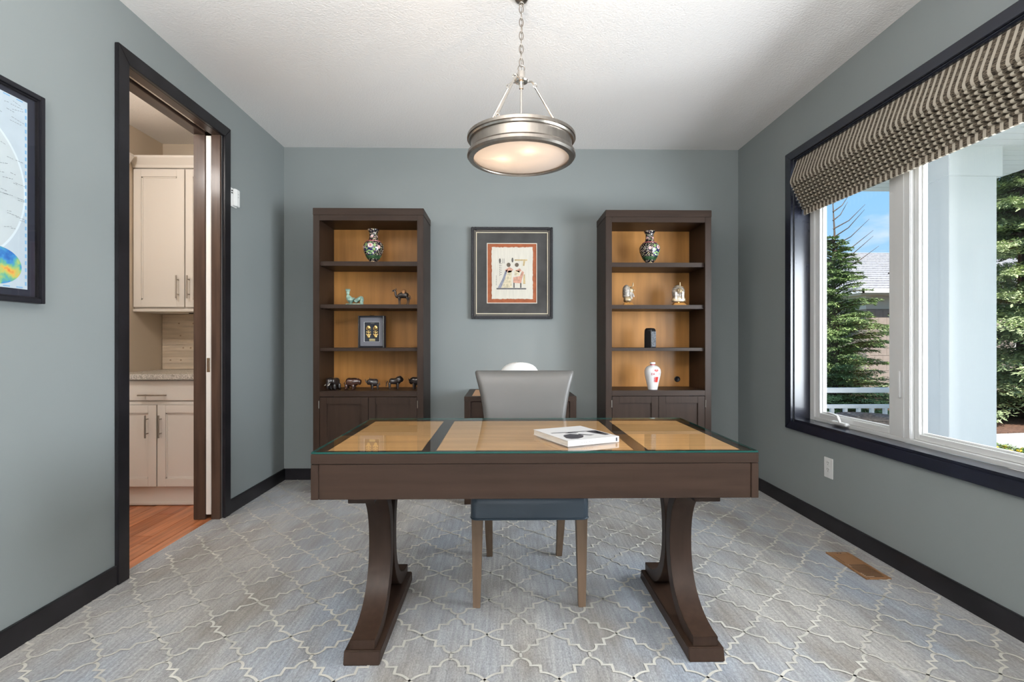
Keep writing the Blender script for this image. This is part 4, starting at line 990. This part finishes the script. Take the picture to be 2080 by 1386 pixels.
# a plain generic pair of robed people, not a copy of any known picture
pp('ground', (.10, .095, .10), [[(-.128, .245), (.118, .245), (.118, .256), (-.128, .256)]])
pp('robe_blue', (.24, .25, .31), [[(-.118, .257), (-.075, .34), (-.055, .40), (-.035, .41), (-.06, .33), (-.09, .257)]])
pp('robe_cream', (.62, .54, .38), [[(-.088, .257), (-.055, .34), (-.03, .40), (.0, .40), (-.005, .33), (.0, .262), (-.03, .257)], [(.02, .36), (.06, .36), (.062, .40), (.02, .40)]])
pp('cloak', (.56, .30, .22), [[(-.06, .405), (-.02, .43), (.012, .41), (-.01, .385), (-.04, .385)], [(.01, .30), (.075, .295), (.085, .34), (.10, .385), (.085, .40), (.065, .355), (.01, .345)], [(.025, .40), (.065, .42), (.08, .40), (.06, .385)]])
pp('chair_leg', (.07, .065, .06), [[(.012, .258), (.022, .258), (.022, .30), (.012, .30)], [(.068, .258), (.078, .258), (.078, .297), (.068, .297)]])
pp('head', (.13, .10, .07), [E_(-.028, .448, .017, .018), E_(.040, .448, .017, .017)])
pp('banner', (.50, .38, .20), [[(.022, .482), (.128, .482), (.128, .494), (.022, .494)], [(.09, .44), (.104, .44), (.11, .482), (.094, .482)], [(.092, .29), (.112, .29), (.106, .37), (.096, .37)]])
gl = []
for k in range(7): gl.append([(-.104, .36+k*.016), (-.099, .36+k*.016), (-.099, .368+k*.016), (-.104, .368+k*.016)])
for k in range(6): gl.append([(-.094, .365+k*.018), (-.088, .365+k*.018), (-.088, .371+k*.018), (-.094, .371+k*.018)]); gl.append([(-.132, .28+k*.014), (-.128, .28+k*.014), (-.128, .288+k*.014), (-.132, .288+k*.014)])
gl += [E_(-.10, .482, .008, .020), E_(.004, .488, .008, .020), [(-.078, .46), (-.075, .46), (-.075, .50), (-.078, .50)], [(-.066, .46), (-.063, .46), (-.063, .50), (-.066, .50)]]
pp('glyph', (.11, .10, .09), gl)

# ------------------------------------------------------------------ framed map on the left wall
o = thing('framed_map', 'large black framed world map on the wall beside the doorway', 'map', (XL, 2.018, 1.277))
mh, ml_ = .798, 1.30
def lf(nm, y0, y1, z0, z1, wd, x0, x1, m, bv=.0015):
    BX(nm, (x0, x1, y0, y0+wd, z0, z1), m, o, bv); BX(nm, (x0, x1, y1-wd, y1, z0, z1), m, o, bv)
    BX(nm, (x0, x1, y0+wd, y1-wd, z0, z0+wd), m, o, bv); BX(nm, (x0, x1, y0+wd, y1-wd, z1-wd, z1), m, o, bv)
lf('frame_bar', -ml_, 0, 0, mh, .018, 0, .03, m_bf)
lf('inner_lip', -ml_+.018, -.018, .018, mh-.018, .006, 0, .022, m_black)
BX('mat_board', (.004, .010, -ml_+.024, -.024, .024, mh-.024), mat('navy_mat', (.018, .02, .034), .5), o, 0)
BX('poster', (.0102, .0112, -ml_+.055, -.056, .050, mh-.044), mat('pale_map_paper', (.50, .58, .64), .45, var=(9, .06, (1, 1, 1))), o, 0)
m_ms = mat('map_sea_white', (.56, .62, .64), .45, var=(7, .05, (1, 1, 1))); m_ln = mat('map_ink', (.16, .18, .20), .6); m_mb = mat('map_blue', (.20, .42, .66), .5)
def ell(y, z, ry, rz_, n=48): return [(y+ry*math.cos(2*math.pi*i/n), z+rz_*math.sin(2*math.pi*i/n)) for i in range(n)]
for yc in (-.35, -.95):
    MB().prism(ell(yc, .40, .288, .288, 72), 'x', .0111, .0113).build('hemisphere_ring', mat('map_ring', (.66, .74, .78), .5), o)
    MB().prism(ell(yc, .40, .280, .280, 72), 'x', .0113, .0115).build('hemisphere', m_ms, o)
def globe_mat():
    m = bpy.data.materials.new('relief_globe'); m.use_nodes = True; nt = m.node_tree; N = nt.nodes.new; L = nt.links.new; b = nt.nodes['Principled BSDF']
    tc = N('ShaderNodeTexCoord'); no = N('ShaderNodeTexNoise'); no.inputs['Scale'].default_value = 14; no.inputs['Detail'].default_value = 5; L(tc.outputs['Object'], no.inputs['Vector'])
    r = N('ShaderNodeValToRGB'); e = r.color_ramp.elements; e[0].position = .36; e[0].color = (.015, .08, .36, 1); e[1].position = .72; e[1].color = (.65, .12, .04, 1)
    for p_, c_ in ((.47, (.05, .25, .55)), (.53, (.12, .42, .30)), (.60, (.40, .52, .15)), (.66, (.7, .42, .08))): q = e.new(p_); q.color = (*c_, 1)
    L(no.outputs['Fac'], r.inputs[0]); L(r.outputs[0], b.inputs['Base Color']); b.inputs['Roughness'].default_value = .45; return m
m_glb = globe_mat()
for yc in (-.18, -.65, -1.12): MB().prism(ell(yc, .128, .10, .068), 'x', .0118, .0122).build('relief_globe', m_glb, o)
mk = MB(); random.seed(11)
for k in range(150):
    cy0, cz0 = -.062-random.random()*.55, .06+random.random()*.68
    if abs(cz0-.128) < .085 and cy0 > -.30: continue
    a = random.uniform(-.25, .25); y, z = cy0, cz0
    for q in range(random.randint(2, 5)):
        l_ = random.uniform(.004, .011)
        mk.add([(.0125, y, z), (.0125, y-l_, z+l_*a), (.0125, y-l_, z+l_*a+.0014), (.0125, y, z+.0014)], [(0, 1, 2, 3)])
        y -= l_+.003; z += (l_+.003)*a
    if y < -.70: continue
q = mk.build('place_names', m_ln, o); q['kind'] = 'stuff'
for k in range(26):
    BX('border_tick', (.0113, .0117, -.066, -.060, .064+k*.026, .064+k*.026+.014), m_mb, o, 0)
for k in range(22): BX('border_tick', (.0113, .0117, -.10-k*.05, -.075-k*.05, .054, .058), m_mb, o, 0); BX('border_tick', (.0113, .0117, -.10-k*.05, -.075-k*.05, mh-.052, mh-.048), m_mb, o, 0)
BX('cover_glass', (.016, .018, -ml_+.02, -.02, .02, mh-.02), m_glass, o, 0)

# ------------------------------------------------------------------ outside: porch
m_pw1 = mat('white_porch_paint', (.80, .80, .79), .6, bump=(30, .15, .004, (4, 4, .4)))
pc = thing('porch_column', 'wide white square porch column outside the window', 'column', (3.22, 3.64, -.2))
BX('shaft', (0, .35, 0, .36, 0, 2.545), m_pw1, pc, .004); BX('corner_board', (-.004, .08, -.004, .08, 0, 2.54), m_pw1, pc, .003)
BX('capital', (-.015, .38, -.015, .375, 2.53, 2.748), m_pw1, pc, .004)
PCZ = 2.55
pcl = struct(BX('porch_ceiling', (XR+.16, 4.26, -1.5, 4.75, PCZ, PCZ+.12), m_pw1, bevel=0), 'white boarded porch ceiling')
y = -.2
cb = None
while y < 4.65:
    if cb is None: cb = MB().box(XR+.17, 4.25, 0, .096, -.008, -.0005).build('ceiling_board', m_pw1, pcl, .003); cb.location = (0, y, PCZ)
    else: q = clone(cb, (0, y, PCZ)); q.parent = pcl
    y += .1
struct(BX('porch_floor', (XR+.16, 4.2, -1.5, 4.8, -.3, -.2), mat('porch_deck', (.60, .60, .59), .7), bevel=0), 'porch floor')
rl = thing('porch_railing', 'white porch railing with square balusters', 'railing', (2.2, 4.70, -.2))
BX('top_rail', (0, 1.95, -.03, .03, .865, .91), m_pw1, rl, .004); BX('lower_rail', (0, 1.95, -.02, .02, .72, .755), m_pw1, rl, .003); BX('bottom_rail', (0, 1.95, -.02, .02, .08, .115), m_pw1, rl, .003)
bl = None
for k in range(15):
    x = .1+k*.125
    if bl is None: bl = BX('baluster', (-.015, .015, -.015, .015, .1155, .7195), m_pw1, rl, .002); bl.location = (x, 0, 0)
    else: q = clone(bl, (x, 0, 0)); q.parent = rl
# wicker stool
ws = thing('wicker_stool', 'round dark wicker stool on the porch', 'stool', (3.14, 4.36, -.2))
m_wk = mat('dark_wicker', (.12, .095, .08), .6, var=(60, .5, (1, 1, 1)))
MB().lathe([(.20, 0), (.22, .2), (.235, .5), (.25, .66), (.235, .69), (.10, .705), (.001, .705)], 32).build('core', m_wk, ws, smooth=40)
for k in range(8): MB().torus((0, 0, .30+k*.05), .238+.002*k, .012, 'z', 36, 6).build('woven_band', m_wk, ws, smooth=True)
for k in range(5): MB().torus((0, 0, .700-.003*k), .05+.045*k, .014, 'z', 36, 6).build('woven_ring', m_wk, ws, smooth=True)
# ------------------------------------------------------------------ outside: garden
GZ = -.45
struct(BX('ground', (2.0, 60, -20, 60, GZ-.1, GZ), mat('lawn', (.06, .11, .03), .9, var=(1.5, .35, (1, 1, 1), 6)), bevel=0), 'lawn outside')
struct(MB().prism([(5.5, 4.2), (9.2, 3.4), (30, 2), (30, 9.6), (12.5, 9.3), (8.2, 8.6), (5.6, 8.2)], 'z', GZ, GZ+.015).build('driveway', mat('pale_gravel', (.62, .61, .59), .9, var=(40, .12, (1, 1, 1)))), 'pale gravel drive')
struct(MB().prism([(7.2, 8.62), (8.2, 8.66), (12.5, 9.36), (20, 9.7), (20, 16), (6, 16)], 'z', GZ, GZ+.02).build('mulch_bed', mat('bark_mulch', (.16, .085, .055), .95, var=(25, .5, (1, 1, 1), 6))), 'brown bark mulch under the trees')
m_bark = mat('bark', (.10, .07, .05), .9, var=(12, .4, (3, 3, .5)))
def leafmat(name, c, c2): return mat(name, c, .7, spec=.25, var=(3.2, .35, (1, 1, 1), 4), col2=c2)
m_ced = leafmat('cedar_green', (.15, .25, .11), (.34, .46, .18)); m_spr = leafmat('spruce_green', (.27, .37, .20), (.58, .66, .36)); m_hed = leafmat('shrub_green', (.09, .17, .04), (.22, .32, .10))
def foliage_tree(name, label, loc, H_, rad, m, nbr, nleaf, leaf, droop, seed, cat='tree', group=None, trunk=.09, tiers=None, zlo=.04, fan=.5, lean=(0, 0)):
    rnd = random.Random(seed)
    o = thing(name, label, cat, loc, 0, group)
    MB().tube([(lean[0]*s, lean[1]*s, H_*s) for s in (0, .3, .6, .85, .97)], [trunk, trunk*.8, trunk*.5, trunk*.25, trunk*.08], 9).build('trunk', m_bark, o, smooth=True)
    V = []; F = []; bm_ = MB()
    for b in range(nbr):
        s = zlo+(1-zlo)*((b+rnd.random())/nbr)
        if tiers: s = zlo+(1-zlo)*((math.floor((s-zlo)/(1-zlo)*tiers)+rnd.random()*.38)/tiers)
        z0 = H_*s; a = rnd.uniform(0, 2*math.pi); L_ = rad(s)*rnd.uniform(.72, 1.08)
        if L_ < .03: continue
        dirv = Vector((math.cos(a), math.sin(a), 0)); side = Vector((-dirv.y, dirv.x, 0)); base = Vector((lean[0]*s, lean[1]*s, z0))
        def P(t): return base+dirv*L_*t+Vector((0, 0, L_*(droop[0]*t+droop[1]*t*t)))
        bm_.tube([P(0), P(.5), P(.97)], [trunk*.16, trunk*.09, trunk*.03], 4)
        nl = max(10, int(nleaf*(L_/rad(zlo+.02))))
        for k in range(nl):
            t = rnd.random()**.75; q = P(.12+.9*t); wdt = L_*fan*(1-.75*t)
            q = q+side*rnd.uniform(-1, 1)*wdt*.6+Vector((0, 0, rnd.uniform(-.5, .5)*wdt*.22))
            sd = (side*rnd.uniform(-1, 1)+dirv*rnd.uniform(.3, 1)+Vector((0, 0, rnd.uniform(-.5, .25)))).normalized()
            nrm = sd.cross(Vector((rnd.uniform(-.5, .5), rnd.uniform(-.5, .5), 1))).normalized(); l_ = leaf*rnd.uniform(.6, 1.5)
            i = len(V); V += [q, q+sd*l_*.5+nrm*l_*.15, q+sd*l_, q+sd*l_*.5-nrm*l_*.15]; F.append((i, i+1, i+2, i+3))
    bm_.build('branches', m_bark, o)
    me = bpy.data.meshes.new('foliage'); me.from_pydata([tuple(v) for v in V], [], F); me.materials.append(m)
    f_ = bpy.data.objects.new('foliage', me); C.objects.link(f_); f_.parent = o; f_['kind'] = 'stuff'
    return o
ct = foliage_tree('cedar_tree', 'bushy green cedar beside the porch railing', (4.56, 7.0, GZ), 3.05, lambda s: .96*(1-s)**.55, m_ced, 320, 480, .044, (.55, -.35), 5, group='garden evergreens', trunk=.09, fan=.62)
tw = MB()
rnd = random.Random(4)
for k in range(9):
    z = 2.55+k*.12; a = rnd.uniform(-1.2, .6); l_ = .52-.03*k
    tw.tube([(0, 0, z), (l_*.5*math.cos(a), l_*.5*math.sin(a), z+.10), (l_*math.cos(a), l_*math.sin(a), z+.30)], [.010, .006, .002], 5)
tw.tube([(0, 0, 2.5), (.02, 0, 3.1), (.0, .02, 3.7)], [.02, .012, .003], 6)
tw.build('bare_twigs', m_bark, ct)
foliage_tree('spruce_tree', 'tall layered spruce at the right edge of the window view', (11.0, 10.6, GZ), 8.4, lambda s: 2.7*(1-s)**.8+.08, m_spr, 620, 800, .105, (.10, -.26), 9, group='garden evergreens', trunk=.16, tiers=18, fan=.42)
foliage_tree('spruce_tree', 'spruce standing farther back behind the layered spruce', (18.5, 11.2, GZ), 7.6, lambda s: 2.6*(1-s)**.8+.08, m_spr, 240, 220, .16, (.10, -.26), 12, group='garden evergreens', trunk=.16, tiers=16, fan=.42)
foliage_tree('garden_shrub', 'low leafy shrub behind the porch railing', (3.55, 5.75, GZ), .95, lambda s: .40*math.sqrt(max(.02, 1-s*s)), m_hed, 130, 110, .06, (.5, -.2), 21, cat='shrub', trunk=.03, fan=.7)
foliage_tree('background_shrub', 'dark shrub at the foot of the neighbouring house', (7.2, 11.6, GZ), 1.7, lambda s: .95*math.sqrt(max(.02, 1-s*s)), m_ced, 160, 110, .12, (.5, -.2), 22, cat='shrub', trunk=.05, fan=.7)
# flowers
fl = foliage_tree('flower_clump', 'clump of yellow and pink flowers beside the drive', (6.45, 6.35, GZ), .24, lambda s: .34*math.sqrt(max(.02, 1-s*s)), m_hed, 60, 45, .05, (.6, -.2), 31, cat='flowers', trunk=.012, fan=.7)
m_yl = mat('yellow_petal', (.75, .52, .03), .6); m_pk = mat('pink_petal', (.62, .18, .36), .6); rnd = random.Random(2)
for k in range(26):
    a = rnd.uniform(0, 6.28); r_ = rnd.uniform(.05, .38); MB().ball((r_*math.cos(a), r_*math.sin(a), (.25-.6*r_*r_)+rnd.uniform(-.02, .03)), (.03, .03, .018), 7, 4).build('blossom', m_yl if k % 3 else m_pk, fl, smooth=True)
# neighbouring house
h = thing('neighbour_house', 'neighbouring house with grey shingled hip roof behind the cedar', 'house', (11.2, 15.6, GZ))
m_shg = mat('grey_roof_shingle', (.36, .36, .38), .9, var=(5, .25, (3, 3, 3), 4)); m_sid = mat('taupe_shake', (.32, .27, .24), .85, var=(4, .15, (1, 1, 1))); m_trm = mat('cream_trim', (.62, .60, .55), .7)
BX('wall', (0, 12, 0, 10, 0, 2.62), m_sid, h, 0); BX('frieze', (-.03, 12.03, -.03, 10.03, 2.62, 3.05), m_trm, h, 0)
BX('soffit', (-.5, 12.5, -.5, 10.5, 3.02, 3.06), m_trm, h, 0); BX('gutter', (-.56, 12.56, -.6, -.47, 3.06, 3.20), m_white, h, .01); BX('gutter', (-.6, -.47, -.6, 10.6, 3.06, 3.20), m_white, h, .01)
apx0, apz = (3.4, 5.0), 5.25
roof = MB(); e_ = .55; rz0 = 3.12
cor = [(-e_, -e_, rz0), (12+e_, -e_, rz0), (12+e_, 10+e_, rz0), (-e_, 10+e_, rz0), (2.6, 5, apz), (9.4, 5, apz)]
roof.add(cor, [(0, 1, 5, 4), (1, 2, 5), (2, 3, 4, 5), (3, 0, 4), (3, 2, 1, 0)]); roof.build('roof', m_shg, h)
# shingle courses on the two slopes that face the window
def courses(A, B_, Cc, D, n):
    A, B_, Cc, D = map(Vector, (A, B_, Cc, D)); nrm = (B_-A).cross(D-A).normalized()
    if nrm.z < 0: nrm = -nrm
    for i in range(n):
        t0, t1 = i/n, (i+1)/n
        p0, p1, p2, p3 = A.lerp(D, t0), B_.lerp(Cc, t0), B_.lerp(Cc, t1), A.lerp(D, t1)
        V = [p0+nrm*.035, p1+nrm*.035, p2+nrm*.006, p3+nrm*.006, p0, p1, p2, p3]
        MB().add(V, [(0, 1, 2, 3), (0, 4, 5, 1), (1, 5, 6, 2), (3, 2, 6, 7), (0, 3, 7, 4)]).build('shingle_course', m_shg, h)
courses(cor[0], cor[1], cor[5], cor[4], 20); courses(cor[3], cor[0], cor[4], cor[4], 20)
sk_ = None
for r_ in range(11):
    for k in range(16):
        x = k*.25+(.12 if r_ % 2 else 0)
        if sk_ is None: sk_ = MB().box(.004, .246, -.02, 0, .0, .225).build('siding_shingle', m_sid, h, 0); sk_.location = (x, 0, r_*.235+.02)
        else: q = clone(sk_, (x, 0, r_*.235+.02)); q.parent = h
for k in range(2):
    wv = BX('window', (4.6+k*2.6, 5.6+k*2.6, -.05, -.005, .95, 2.2), m_white, h, .01); BX('pane', (4.68+k*2.6, 5.52+k*2.6, -.058, -.051, 1.03, 2.12), mat('dark_pane', (.05, .07, .09), .1), wv, 0)
# unseen roof slab: stops light leaks, lengthened at the rear to block the sun
struct(BX('roof_light_block', (-3.2, 4.3, -5.2, 4.8, 2.86, 2.95), mat('light_block_grey', (.3, .3, .3), .9), bevel=0), 'unseen roof slab lengthened to block the sun')
